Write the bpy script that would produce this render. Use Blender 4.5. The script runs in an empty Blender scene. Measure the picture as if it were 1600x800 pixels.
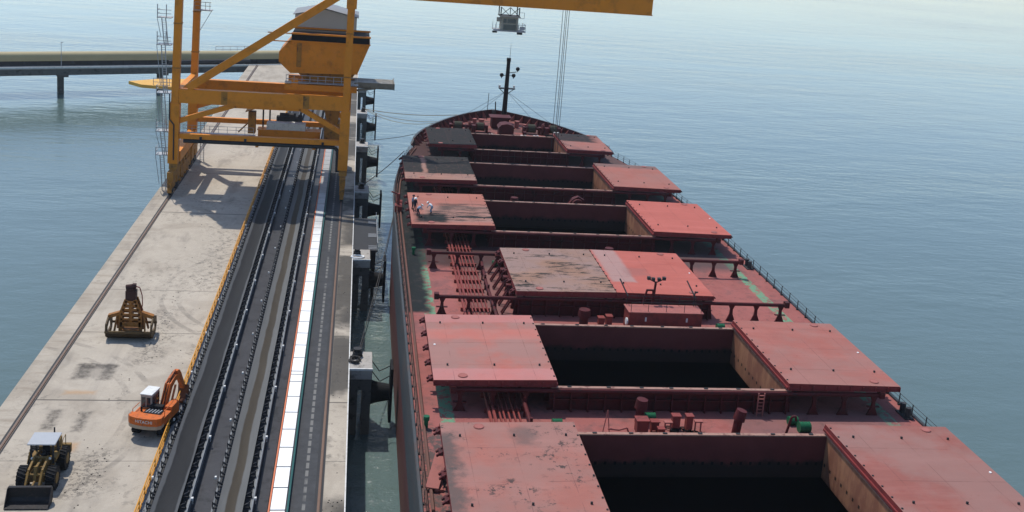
import bpy, bmesh, math, random
from math import sin, cos, pi, radians
from mathutils import Vector, Matrix

random.seed(7)
SC = bpy.context.scene
COL = SC.collection

# ------------------------------------------------------------------ camera, world, sun, exposure
cd = bpy.data.cameras.new("camera"); cam = bpy.data.objects.new("camera", cd); COL.objects.link(cam); SC.camera = cam
PITCH, YAW, ROLL = 0.193775, 0.152793, 0.078712
_f = Vector((sin(YAW) * cos(PITCH), cos(YAW) * cos(PITCH), -sin(PITCH)))
_r = Vector((cos(YAW), -sin(YAW), 0)); _u = _r.cross(_f)
_r2 = cos(ROLL) * _r + sin(ROLL) * _u; _u2 = -sin(ROLL) * _r + cos(ROLL) * _u
cam.matrix_world = Matrix(((_r2.x, _u2.x, -_f.x, 0), (_r2.y, _u2.y, -_f.y, 0), (_r2.z, _u2.z, -_f.z, 51.0), (0, 0, 0, 1)))
cd.sensor_fit = 'HORIZONTAL'; cd.sensor_width = 36; cd.lens = 36 * 1650.6 / 1600
cd.shift_y = -0.125
cd.clip_start = 0.5; cd.clip_end = 30000

SUN_EL, SUN_AZ = radians(62), radians(-30)          # azimuth from +Y towards +X
w = bpy.data.worlds.new("World"); SC.world = w; w.use_nodes = True
nt = w.node_tree; nt.nodes.clear()
sky = nt.nodes.new("ShaderNodeTexSky"); sky.sky_type = 'NISHITA'; sky.sun_disc = False
sky.sun_elevation = SUN_EL; sky.sun_rotation = SUN_AZ
sky.air_density = 1.0; sky.dust_density = 0.6; sky.ozone_density = 1.0
bg = nt.nodes.new("ShaderNodeBackground"); bg.inputs[1].default_value = 0.15
wo = nt.nodes.new("ShaderNodeOutputWorld")
wb = nt.nodes.new("ShaderNodeMix"); wb.data_type = 'RGBA'; wb.blend_type = 'MULTIPLY'; wb.inputs[0].default_value = 1.0
wb.inputs[7].default_value = (0.98, 1.0, 1.03, 1)           # camera white balance
nt.links.new(sky.outputs[0], wb.inputs[6]); nt.links.new(wb.outputs[2], bg.inputs[0]); nt.links.new(bg.outputs[0], wo.inputs[0])
sl = bpy.data.lights.new("sun", 'SUN'); sl.energy = 3.3; sl.angle = radians(0.5); sl.color = (1.0, 0.95, 0.88)
so = bpy.data.objects.new("sun", sl); COL.objects.link(so)
sdir = Vector((sin(SUN_AZ) * cos(SUN_EL), cos(SUN_AZ) * cos(SUN_EL), sin(SUN_EL)))
so.rotation_euler = sdir.to_track_quat('Z', 'Y').to_euler(); so.location = (-60, 200, 150)
SC.view_settings.view_transform = 'Standard'; SC.view_settings.look = 'None'
SC.view_settings.exposure = 0.30; SC.view_settings.gamma = 1.0; SC.view_settings.use_curve_mapping = False
SC.cycles.max_bounces = 6

# ------------------------------------------------------------------ materials
class N:
    """small node-tree writer"""
    def __init__(s, name):
        s.m = bpy.data.materials.new(name); s.m.use_nodes = True
        s.t = s.m.node_tree; s.t.nodes.clear()
        s.out = s.n("ShaderNodeOutputMaterial"); s.b = s.n("ShaderNodeBsdfPrincipled")
        s.t.links.new(s.b.outputs[0], s.out.inputs[0])
        g = s.n("ShaderNodeNewGeometry"); s.pos = g.outputs["Position"]; s.nrm = g.outputs["Normal"]
    def n(s, t): return s.t.nodes.new(t)
    def put(s, sock, v):
        if hasattr(v, "is_output"): s.t.links.new(v, sock)
        elif isinstance(v, (tuple, list)) and len(v) == 3 and sock.type == 'RGBA': sock.default_value = (*v, 1)
        else: sock.default_value = v
    def math(s, op, a, b=0.0, clamp=False):
        k = s.n("ShaderNodeMath"); k.operation = op; k.use_clamp = clamp; s.put(k.inputs[0], a); s.put(k.inputs[1], b); return k.outputs[0]
    def vscale(s, v, sc):
        k = s.n("ShaderNodeVectorMath"); k.operation = 'MULTIPLY'; s.put(k.inputs[0], v); k.inputs[1].default_value = sc; return k.outputs[0]
    def noise(s, scale, detail=4.0, rough=0.6, vec=None, stretch=None, dist=0.0):
        v = s.pos if vec is None else vec
        if stretch: v = s.vscale(v, stretch)
        k = s.n("ShaderNodeTexNoise"); s.put(k.inputs["Vector"], v); k.inputs["Scale"].default_value = scale
        k.inputs["Detail"].default_value = detail; k.inputs["Roughness"].default_value = rough; k.inputs["Distortion"].default_value = dist
        return k.outputs[0]
    def step(s, v, lo, hi):
        k = s.n("ShaderNodeMapRange"); k.interpolation_type = 'SMOOTHSTEP'
        s.put(k.inputs[0], v); s.put(k.inputs[1], lo); s.put(k.inputs[2], hi); return k.outputs[0]
    def mix(s, f, a, b):
        k = s.n("ShaderNodeMix"); k.data_type = 'RGBA'; s.put(k.inputs[0], f); s.put(k.inputs[6], a); s.put(k.inputs[7], b); return k.outputs[2]
    def mulc(s, c, v):
        k = s.n("ShaderNodeVectorMath"); k.operation = 'SCALE'; s.put(k.inputs[0], c); s.put(k.inputs[3], v); return k.outputs[0]
    def sep(s):
        k = s.n("ShaderNodeSeparateXYZ"); s.put(k.inputs[0], s.pos); return k.outputs
    def box(s, x0, x1, y0, y1, soft=0.5, wob=0.0, wscale=0.5):
        X, Y, Z = s.sep()
        if wob:
            a = s.math('MULTIPLY', s.math('SUBTRACT', s.noise(wscale, 5), 0.5), wob * 2)
            X = s.math('ADD', X, a); Y = s.math('ADD', Y, s.math('MULTIPLY', a, 0.8))
        dx = s.math('SUBTRACT', s.math('ABSOLUTE', s.math('SUBTRACT', X, (x0 + x1) / 2)), (x1 - x0) / 2)
        dy = s.math('SUBTRACT', s.math('ABSOLUTE', s.math('SUBTRACT', Y, (y0 + y1) / 2)), (y1 - y0) / 2)
        d = s.math('MAXIMUM', dx, dy)
        return s.step(d, soft, -soft)
    def bump(s, h, strength=0.3, dist=0.05):
        k = s.n("ShaderNodeBump"); k.inputs["Strength"].default_value = strength; k.inputs["Distance"].default_value = dist
        s.put(k.inputs["Height"], h); s.t.links.new(k.outputs[0], s.b.inputs["Normal"]); return k
    def fin(s, col, rough=0.6, metal=0.0, spec=0.4):
        s.put(s.b.inputs["Base Color"], col); s.put(s.b.inputs["Roughness"], rough); s.put(s.b.inputs["Metallic"], metal)
        s.b.inputs["Specular IOR Level"].default_value = spec
        return s.m

def plain(name, col, rough=0.6, var=0.25, scale=0.7, metal=0.0, grime=None, gamt=0.5, bump=0.0, spec=0.12):
    """paint or metal with blotchy tone and optional grime patches"""
    k = N(name)
    v = k.math('ADD', k.math('MULTIPLY', k.noise(scale, 5, 0.65), var * 1.6), 1 - var * 0.8)
    v2 = k.math('ADD', k.math('MULTIPLY', k.noise(scale * 9, 3, 0.6), var * 0.8), 1 - var * 0.4)
    c = k.mulc(k.mulc(col, v), v2)
    if grime:
        g = k.math('MULTIPLY', k.step(k.noise(scale * 1.7, 8, 0.72), 0.5, 0.66), gamt)
        c = k.mix(g, c, grime)
    if bump: k.bump(k.noise(scale * 14, 3), bump, 0.03)
    return k.fin(c, rough, metal, spec)

ORANGE = plain("crane_orange_paint", (0.63, 0.222, 0.022), 0.5, 0.16, 0.35, grime=(0.20, 0.085, 0.025), gamt=0.34)
ORANGE_D = plain("dirty_orange_paint", (0.33, 0.15, 0.03), 0.6, 0.35, 0.6, grime=(0.05, 0.035, 0.025), gamt=0.8)
YELLOW = plain("yellow_platform_paint", (0.60, 0.34, 0.07), 0.55, 0.15, 0.6)
STEEL = plain("galvanised_steel", (0.34, 0.35, 0.36), 0.5, 0.2, 1.0, 0.3)
DARK = plain("dark_steel", (0.035, 0.035, 0.036), 0.6, 0.35, 1.0)
BLACK = plain("black_rubber", (0.012, 0.012, 0.013), 0.75, 0.4, 2.0, bump=0.2)
HOUSEG = plain("grey_sheet_cladding", (0.46, 0.46, 0.42), 0.6, 0.12, 0.5)
WHITE = plain("white_paint", (0.78, 0.78, 0.76), 0.5, 0.06, 1.0)
WHITED = plain("dirty_white_paint", (0.6, 0.6, 0.57), 0.6, 0.2, 1.2, grime=(0.2, 0.18, 0.15), gamt=0.5)
ROPE = plain("rope_fibre", (0.23, 0.19, 0.12), 0.9, 0.2, 3.0)
ROPED = plain("wire_rope", (0.06, 0.055, 0.05), 0.8, 0.2, 3.0)
GLASS = plain("dark_window_glass", (0.02, 0.03, 0.035), 0.08, 0.1, 1.0, spec=0.8)
GREEN = plain("green_paint", (0.015, 0.10, 0.045), 0.35, 0.2, 2.0)
OXIDE = plain("red_oxide_paint", (0.20, 0.045, 0.038), 0.6, 0.3, 0.5, grime=(0.06, 0.03, 0.028), gamt=0.6)
OXIDE_D = plain("dark_red_oxide_paint", (0.075, 0.014, 0.015), 0.6, 0.35, 0.6, grime=(0.03, 0.018, 0.017), gamt=0.8)
SIDE = plain("hatch_cover_side_paint", (0.17, 0.030, 0.030), 0.6, 0.3, 0.6, grime=(0.05, 0.02, 0.02), gamt=0.6)
OXIDE_L = plain("faded_red_oxide_paint", (0.30, 0.105, 0.088), 0.65, 0.2, 0.5, grime=(0.14, 0.06, 0.055), gamt=0.5)
RIM = plain("worn_coaming_rim", (0.30, 0.17, 0.13), 0.6, 0.4, 1.2, grime=(0.1, 0.035, 0.03), gamt=0.8)
MASTP = plain("black_mast_paint", (0.014, 0.013, 0.014), 0.5, 0.3, 1.0)
COAL = plain("coal", (0.012, 0.012, 0.012), 0.8, 0.5, 1.4, bump=0.5)
GRABA = plain("worn_orange_brown_steel", (0.27, 0.115, 0.03), 0.6, 0.35, 1.3, grime=(0.06, 0.03, 0.02), gamt=0.6)
GRABP = plain("worn_brown_grab_steel", (0.10, 0.065, 0.03), 0.6, 0.35, 1.3, grime=(0.035, 0.022, 0.018), gamt=0.8)
LOADY = plain("dusty_olive_yellow_paint", (0.19, 0.115, 0.035), 0.6, 0.3, 2.0, grime=(0.06, 0.05, 0.03), gamt=0.7)
EXCO = plain("digger_orange_paint", (0.50, 0.115, 0.022), 0.55, 0.25, 2.0, grime=(0.16, 0.075, 0.04), gamt=0.75)
REDK = plain("orange_red_kerb_paint", (0.55, 0.17, 0.08), 0.6, 0.2, 1.0)
TEAL = plain("teal_paint", (0.02, 0.085, 0.08), 0.6, 0.2, 1.0)
SKIN = plain("skin", (0.30, 0.16, 0.10), 0.6, 0.05)
CL_DARK = plain("navy_cloth", (0.02, 0.022, 0.035), 0.9, 0.2, 4)
CL_WHITE = plain("pale_cloth", (0.55, 0.57, 0.6), 0.9, 0.2, 4)
CL_BLUE = plain("blue_grey_cloth", (0.16, 0.22, 0.30), 0.9, 0.2, 4)

def m_concrete():
    k = N("quay_concrete")
    X, Y, Z = k.sep()
    big = k.noise(0.06, 6, 0.6); mid = k.noise(0.5, 6, 0.65); fine = k.noise(5, 4, 0.7)
    v = k.math('ADD', k.math('ADD', k.math('MULTIPLY', big, 0.35), k.math('MULTIPLY', mid, 0.35)), k.math('MULTIPLY', fine, 0.25))
    v = k.math('ADD', v, 0.5)
    c = k.mulc((0.39, 0.342, 0.275), v)
    # tyre-dark lengthwise streaks
    st = k.step(k.noise(0.5, 5, 0.7, stretch=(1.0, 0.06, 1.0)), 0.50, 0.72)
    c = k.mix(k.math('MULTIPLY', st, 0.28), c, (0.17, 0.155, 0.14))
    # broad soft stains
    so_ = k.step(k.noise(0.16, 5, 0.62, dist=0.5), 0.47, 0.68); c = k.mix(k.math('MULTIPLY', so_, 0.38), c, (0.20, 0.165, 0.125))
    so2 = k.step(k.noise(0.33, 6, 0.65, stretch=(1, 0.35, 1)), 0.53, 0.7); c = k.mix(k.math('MULTIPLY', so2, 0.40), c, (0.13, 0.115, 0.10))
    # coal spills: speckles
    sp = k.math('MULTIPLY', k.step(k.noise(0.12, 3), 0.46, 0.62), k.step(k.noise(1.6, 7, 0.75), 0.54, 0.60))
    c = k.mix(k.math('MULTIPLY', sp, 0.35), c, (0.05, 0.048, 0.045))
    sp2 = k.math('MULTIPLY', k.box(-19.6, -17.2, 98, 112, 1.2, 2.0), k.step(k.noise(2.2, 6, 0.8), 0.5, 0.56))
    sp3 = k.math('MULTIPLY', k.box(-20.2, -17.5, 74, 81, 0.9, 1.5), k.step(k.noise(2.4, 6, 0.8), 0.49, 0.55))
    sp4 = k.math('MULTIPLY', k.box(-17.5, -14.0, 118, 140, 2.5, 2.5), k.step(k.noise(1.8, 6, 0.8), 0.52, 0.57))
    for q in (sp2, sp3, sp4): c = k.mix(k.math('MULTIPLY', q, 0.55), c, (0.04, 0.038, 0.036))
    # oily rectangles where machines stood
    for (x0, x1, y0, y1) in ((-24.2, -22.9, 94.2, 97.5), (-21.8, -20.8, 94.2, 97.4), (-24.1, -20.9, 96.5, 97.6), (-24.2, -23.3, 84.6, 88.2), (-21.7, -20.9, 84.3, 87.8)):
        c = k.mix(k.math('MULTIPLY', k.math('MULTIPLY', k.box(x0, x1, y0, y1, 0.35, 0.6, 1.6), k.math('ADD', 0.45, k.math('MULTIPLY', k.step(k.noise(2.0, 7, 0.75), 0.4, 0.6), 0.55))), 0.75), c, (0.055, 0.048, 0.042))
    c = k.mix(k.math('MULTIPLY', k.box(-24, -21, 94.5, 97.4, 0.5, 0.6, 0.9), 0.3), c, (0.09, 0.08, 0.07))
    for (cx, cy, R0) in ((-34.0, 86.0, 16.2), (-34.0, 86.0, 18.2), (-3.0, 118.0, 15.5), (-3.0, 118.0, 17.3)):
        dx = k.math('SUBTRACT', X, cx); dy = k.math('SUBTRACT', Y, cy)
        rd = k.math('SQRT', k.math('ADD', k.math('MULTIPLY', dx, dx), k.math('MULTIPLY', dy, dy)))
        tk = k.step(k.math('ABSOLUTE', k.math('SUBTRACT', rd, R0)), 0.34, 0.2)
        tk = k.math('MULTIPLY', tk, k.step(k.noise(0.5, 6, 0.7), 0.42, 0.62))
        c = k.mix(k.math('MULTIPLY', tk, 0.38), c, (0.09, 0.08, 0.07))
    # rust stains
    for (x0, x1, y0, y1) in ((-24.0, -21.5, 91.2, 91.8), (-22.6, -20.6, 81.0, 82.4)):
        c = k.mix(k.math('MULTIPLY', k.box(x0, x1, y0, y1, 0.4, 0.5, 1.5), 0.45), c, (0.40, 0.20, 0.06))
    # left apron weathering with cross streaks
    ap = k.math('MULTIPLY', k.step(X, -26.2, -26.6), k.step(k.noise(0.7, 6, 0.7, stretch=(0.25, 1.6, 1)), 0.45, 0.7))
    c = k.mix(k.math('MULTIPLY', ap, 0.5), c, (0.19, 0.15, 0.11))
    # expansion joints
    for yj, wd in ((90.0, 0.10), (105.2, 0.05), (117.5, 0.05), (148.6, 0.12), (171.5, 0.06), (79.5, 0.03), (203, 0.1)):
        j = k.step(k.math('ABSOLUTE', k.math('SUBTRACT', k.math('ADD', Y, k.math('MULTIPLY', X, 0.0)), yj)), wd + 0.03, wd - 0.02)
        j = k.math('MULTIPLY', j, k.step(X, -26.3, -26.1))
        c = k.mix(k.math('MULTIPLY', j, 0.75), c, (0.06, 0.055, 0.05))
    # black working side of the quay: coal-dusted roadway
    dust = k.step(k.math('ADD', X, k.math('MULTIPLY', k.math('SUBTRACT', k.noise(0.35, 6, 0.7), 0.5), 1.0)), -14.0, -13.6)
    dust = k.math('MULTIPLY', dust, k.step(X, -0.75, -0.95))
    dn = k.mix(k.noise(0.8, 6, 0.7), (0.030, 0.031, 0.033), (0.085, 0.087, 0.09))
    c = k.mix(dust, c, dn)
    # pale dashed slot in the roadway
    d1 = k.step(k.math('ABSOLUTE', k.math('SUBTRACT', X, -2.22)), 0.15, 0.09)
    d2 = k.step(k.math('SINE', k.math('MULTIPLY', Y, 5.2)), -0.8, -0.5)
    d3 = k.step(k.noise(0.25, 4), 0.36, 0.52)
    c = k.mix(k.math('MULTIPLY', k.math('MULTIPLY', d1, d2), k.math('MULTIPLY', d3, 0.6)), c, (0.24, 0.235, 0.215))
    # coal dust at random over the pale strip at the edge
    e = k.math('MULTIPLY', k.step(X, -0.95, -0.75), k.step(k.noise(0.05, 5, 0.65), 0.47, 0.56))
    for y0, y1 in ((108, 128), (66, 73.5), (136, 150)):  # set stretches of the strip turned dark too
        e = k.math('MAXIMUM', e, k.math('MULTIPLY', k.step(X, -0.95, -0.75), k.box(-1, 2, y0, y1, 1.5, 1.5)))
    c = k.mix(k.math('MULTIPLY', e, 0.85), c, (0.045, 0.043, 0.04))
    k.bump(k.math('ADD', mid, k.math('MULTIPLY', fine, 0.3)), 0.25, 0.05)
    return k.fin(c, 0.9, 0, 0.08)
QUAY = m_concrete()
CONC = plain("weathered_concrete", (0.33, 0.31, 0.28), 0.85, 0.3, 0.5, grime=(0.10, 0.09, 0.08), gamt=0.7)
CONCD = plain("dark_concrete", (0.11, 0.11, 0.10), 0.8, 0.35, 0.5, grime=(0.03, 0.03, 0.03), gamt=0.8)  # dark tone for beams, piles and caps

def m_cover(name, base, dust=0.25, boxes=(), speck=0.0, streak=0.0, grey=0.0, lines=True):
    """hatch cover top: faded red oxide, coal dust, lengthwise and crosswise wear"""
    k = N(name)
    v = k.math('ADD', k.math('MULTIPLY', k.noise(0.35, 6, 0.65), 0.35), 0.82)
    c = k.mulc(base, v)
    c = k.mix(k.math('MULTIPLY', k.step(k.noise(0.5, 5, 0.7, stretch=(0.18, 1.2, 1)), 0.45, 0.72), 0.35), c, tuple(min(1, x * 1.25 + 0.03) for x in base))
    c = k.mix(k.math('MULTIPLY', k.step(k.noise(1.5, 6, 0.75, stretch=(0.3, 1.0, 1)), 0.56, 0.75), 0.4), c, (base[0] * 0.85, base[1] * 0.5, base[2] * 0.42))
    if grey: c = k.mix(k.math('MULTIPLY', k.step(k.noise(0.22, 6, 0.6), 0.35, 0.62), grey), c, (0.245, 0.165, 0.145))
    if speck:
        a = k.step(k.noise(0.3, 4, 0.6), 0.42, 0.62)
        s_ = k.step(k.noise(1.7, 8, 0.78), 0.545, 0.585)
        c = k.mix(k.math('MULTIPLY', k.math('MULTIPLY', a, s_), speck), c, (0.035, 0.035, 0.033))
    if streak:
        s_ = k.step(k.noise(0.8, 9, 0.78, stretch=(0.3, 1.3, 1)), 0.545, 0.59)
        c = k.mix(k.math('MULTIPLY', s_, streak), c, (0.028, 0.026, 0.023))
    if dust: c = k.mix(k.math('MULTIPLY', k.step(k.noise(0.18, 5), 0.4, 0.75), dust), c, (0.16, 0.11, 0.10))
    for (x0, x1, y0, y1, soft, wob, amt, col, *st_) in boxes:
        bm_ = k.box(x0, x1, y0, y1, soft, wob, 0.8)
        if st_: bm_ = k.math('MULTIPLY', bm_, k.step(k.noise(0.8, 9, 0.78, stretch=(0.2, 1.6, 1)), 0.46, 0.52))
        bm_ = k.math('MULTIPLY', bm_, k.math('ADD', k.math('MULTIPLY', k.step(k.noise(1.4, 7, 0.75), 0.3, 0.5), 0.25), 0.75))
        c = k.mix(k.math('MULTIPLY', bm_, amt), c, col)
    X, Y, Z = k.sep()
    for ax, per, ph in ((X, 3.25, 0.9), (Y, 4.5, 1.7)):                  # plate seams, broken by wear
        sm_ = k.step(k.math('ABSOLUTE', k.math('SINE', k.math('MULTIPLY', k.math('ADD', ax, ph), pi / per))), 0.030, 0.012)
        c = k.mix(k.math('MULTIPLY', k.math('MULTIPLY', sm_, k.step(k.noise(0.6, 4), 0.35, 0.6)), 0.6 if lines else 0.2), c, (0.11, 0.05, 0.045))
    rr_ = k.math('MULTIPLY', k.step(k.noise(2.6, 6, 0.75), 0.62, 0.68), k.step(k.noise(0.35, 3), 0.48, 0.6))
    c = k.mix(k.math('MULTIPLY', rr_, 0.6), c, (0.17, 0.055, 0.035))
    k.bump(k.noise(0.32, 3, stretch=(1, 1, 1)), 0.35, 0.12)
    return k.fin(c, 0.8, 0, 0.08)

def m_deck():
    k = N("ship_deck_paint")
    X, Y, Z = k.sep()
    c = k.mulc((0.27, 0.094, 0.082), k.math('ADD', k.math('MULTIPLY', k.noise(0.4, 6, 0.65), 0.5), 0.75))
    c = k.mix(k.math('MULTIPLY', k.step(k.noise(0.9, 7, 0.7), 0.52, 0.68), 0.5), c, (0.20, 0.06, 0.052))
    c = k.mix(k.math('MULTIPLY', k.step(k.noise(0.25, 6, 0.7), 0.52, 0.66), 0.5), c, (0.13, 0.075, 0.07))
    # green painted walkways along both sides
    for x0, x1 in ((7.8, 8.9), (44.4, 45.5)):
        g = k.math('MULTIPLY', k.box(x0, x1, 20, 150, 0.08, 0.12, 2.0), k.step(k.noise(1.3, 6, 0.75), 0.42, 0.52))
        c = k.mix(k.math('MULTIPLY', g, 0.85), c, (0.10, 0.27, 0.16))
    # coal dust: thick on the quay side, lighter elsewhere
    dk = (0.015, 0.018, 0.018)
    c = k.mix(k.box(0, 8.4, 97.2, 185, 0.5, 0.7, 0.9), c, dk)
    c = k.mix(k.math('MULTIPLY', k.box(0, 26, 111.0, 176, 1.2, 1.5, 0.5), 0.8), c, dk)
    c = k.mix(k.math('MULTIPLY', k.box(20, 45.6, 112.5, 176, 1.5, 1.8, 0.4), 0.78), c, (0.05, 0.05, 0.05))
    c = k.mix(k.math('MULTIPLY', k.box(4, 12, 40, 74, 0.6, 1.2, 1.4), k.math('MULTIPLY', k.step(k.noise(1.6, 7, 0.75), 0.42, 0.54), 0.9)), c, (0.07, 0.06, 0.055))
    c = k.mix(k.math('MULTIPLY', k.box(31, 46, 71, 77, 1.2, 1.8, 0.5), 0.45), c, (0.09, 0.08, 0.08))
    c = k.mix(k.math('MULTIPLY', k.box(12.5, 16.5, 96, 112, 0.8, 0.8, 0.8), 0.45), c, (0.10, 0.09, 0.085))
    c = k.mix(k.math('MULTIPLY', k.box(8, 46, 174, 204, 1.0, 1.5, 0.5), k.math('MULTIPLY', k.step(k.noise(0.5, 6, 0.7), 0.38, 0.6), 0.8)), c, (0.06, 0.045, 0.04))
    c = k.mix(k.math('MULTIPLY', k.step(k.noise(1.1, 7, 0.78), 0.53, 0.62), 0.35), c, (0.07, 0.05, 0.045))
    k.bump(k.noise(1.2, 4), 0.2, 0.05)
    return k.fin(c, 0.8, 0, 0.08)
DECK = m_deck()

def m_hold():
    k = N("hold_steel")
    X, Y, Z = k.sep()
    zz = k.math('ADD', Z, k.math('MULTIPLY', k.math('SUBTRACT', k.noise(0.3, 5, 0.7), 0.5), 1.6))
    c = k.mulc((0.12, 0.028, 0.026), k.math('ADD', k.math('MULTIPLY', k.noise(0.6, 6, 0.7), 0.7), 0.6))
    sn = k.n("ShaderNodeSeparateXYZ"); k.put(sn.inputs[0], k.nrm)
    side = k.step(k.math('ABSOLUTE', sn.outputs[0]), 0.5, 0.8)           # side walls: sunlit tan painted in over the rust
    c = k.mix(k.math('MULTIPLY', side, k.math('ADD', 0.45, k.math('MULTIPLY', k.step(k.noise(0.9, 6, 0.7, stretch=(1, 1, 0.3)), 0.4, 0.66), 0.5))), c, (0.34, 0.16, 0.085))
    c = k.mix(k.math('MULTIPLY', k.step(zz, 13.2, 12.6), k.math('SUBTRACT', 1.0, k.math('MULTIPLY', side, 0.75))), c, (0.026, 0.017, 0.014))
    for ax, period in ((X, 0.74), (Y, 0.95)):                            # row of small drain holes
        dd = k.math('MULTIPLY', k.step(k.math('ABSOLUTE', k.math('SUBTRACT', Z, 12.73)), 0.15, 0.10), k.step(k.math('SINE', k.math('MULTIPLY', ax, 2 * pi / period)), 0.55, 0.75))
        dd = k.math('MULTIPLY', dd, k.math('SUBTRACT', 1.0, side) if ax is X else side)
        c = k.mix(k.math('MULTIPLY', dd, 0.9), c, (0.004, 0.004, 0.004))
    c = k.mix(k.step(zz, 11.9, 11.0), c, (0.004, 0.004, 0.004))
    return k.fin(c, 0.75, 0, 0.15)
HOLD = m_hold()
HULLB = plain("dark_blue_grey_hull_paint", (0.055, 0.062, 0.067), 0.5, 0.3, 0.25, grime=(0.11, 0.06, 0.045), gamt=0.5)
HULLR = plain("red_boot_topping", (0.11, 0.045, 0.04), 0.6, 0.3, 0.3, grime=(0.1, 0.05, 0.045), gamt=0.6)

def m_belt(name, lo, hi, edge, c0, hw):
    k = N(name)
    X, Y, Z = k.sep()
    wob = k.math('MULTIPLY', k.math('SUBTRACT', k.noise(0.10, 4, 0.6, stretch=(0, 1, 0)), 0.5), 0.55)
    a = k.math('ABSOLUTE', k.math('SUBTRACT', X, k.math('ADD', c0, wob)))
    m = k.step(a, hw + 0.06, hw - 0.06)
    core = k.mix(k.noise(0.6, 6, 0.7, stretch=(2, 0.25, 1)), lo, hi)
    c = k.mix(m, k.mulc(edge, k.math('ADD', k.math('MULTIPLY', k.noise(1.0, 5, stretch=(3, 0.2, 1)), 0.5), 0.75)), core)
    return k.fin(c, 0.7, 0, 0.1)
BELT_A = m_belt("belt_rubber_dark_centre", (0.010, 0.010, 0.011), (0.028, 0.028, 0.028), (0.075, 0.077, 0.078), -11.85, 0.70)
BELT_B = m_belt("belt_rubber_brown_centre", (0.026, 0.021, 0.015), (0.065, 0.053, 0.037), (0.105, 0.105, 0.10), -7.35, 0.36)
WALK = plain("coal_dusted_walkway", (0.045, 0.045, 0.048), 0.5, 0.5, 0.5, grime=(0.02, 0.02, 0.02), gamt=0.8)
DEBRIS = plain("grey_spilt_grit", (0.20, 0.205, 0.21), 0.8, 0.6, 2.2, grime=(0.05, 0.05, 0.055), gamt=0.8, bump=0.6)
GALL = plain("tan_conveyor_gallery_sheet", (0.36, 0.30, 0.17), 0.6, 0.15, 0.4)

def m_water():
    k = N("sea_water")
    X, Y, Z = k.sep()
    h1 = k.noise(0.09, 3, 0.55, stretch=(0.45, 1.0, 1)); h2 = k.noise(0.42, 4, 0.6, stretch=(0.5, 1.0, 1)); h3 = k.noise(1.7, 4, 0.6)
    h = k.math('ADD', k.math('ADD', k.math('MULTIPLY', h1, 1.6), k.math('MULTIPLY', h2, 0.65)), k.math('MULTIPLY', h3, 0.16))
    h4 = k.noise(5.0, 3, 0.6); h = k.math('ADD', h, k.math('MULTIPLY', h4, 0.08))
    bn = k.bump(h, 0.17, 1.0)
    patch = k.noise(0.006, 4, 0.6, stretch=(0.35, 1, 1), dist=0.8)                 # cat's paws: calmer and rougher patches
    chop = k.math('MULTIPLY', k.box(0.5, 5.6, 20, 230, 1.2, 0.8, 0.3), 0.55)       # short chop thrown back between hull and piles
    k.put(bn.inputs["Strength"], k.math('ADD', chop, k.math('ADD', 0.07, k.math('MULTIPLY', k.step(patch, 0.35, 0.65), 0.13))))
    pat = k.noise(0.012, 4, 0.6, stretch=(0.3, 1, 1))
    c = k.mix(pat, (0.070, 0.108, 0.102), (0.090, 0.131, 0.123))
    k.b.inputs["IOR"].default_value = 1.33
    return k.fin(c, 0.05, 0, 0.5)
SEA = m_water()

# ------------------------------------------------------------------ mesh helpers
ORG = {}
def org(o): return ORG.get(o.name, Vector((0, 0, 0)))

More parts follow.
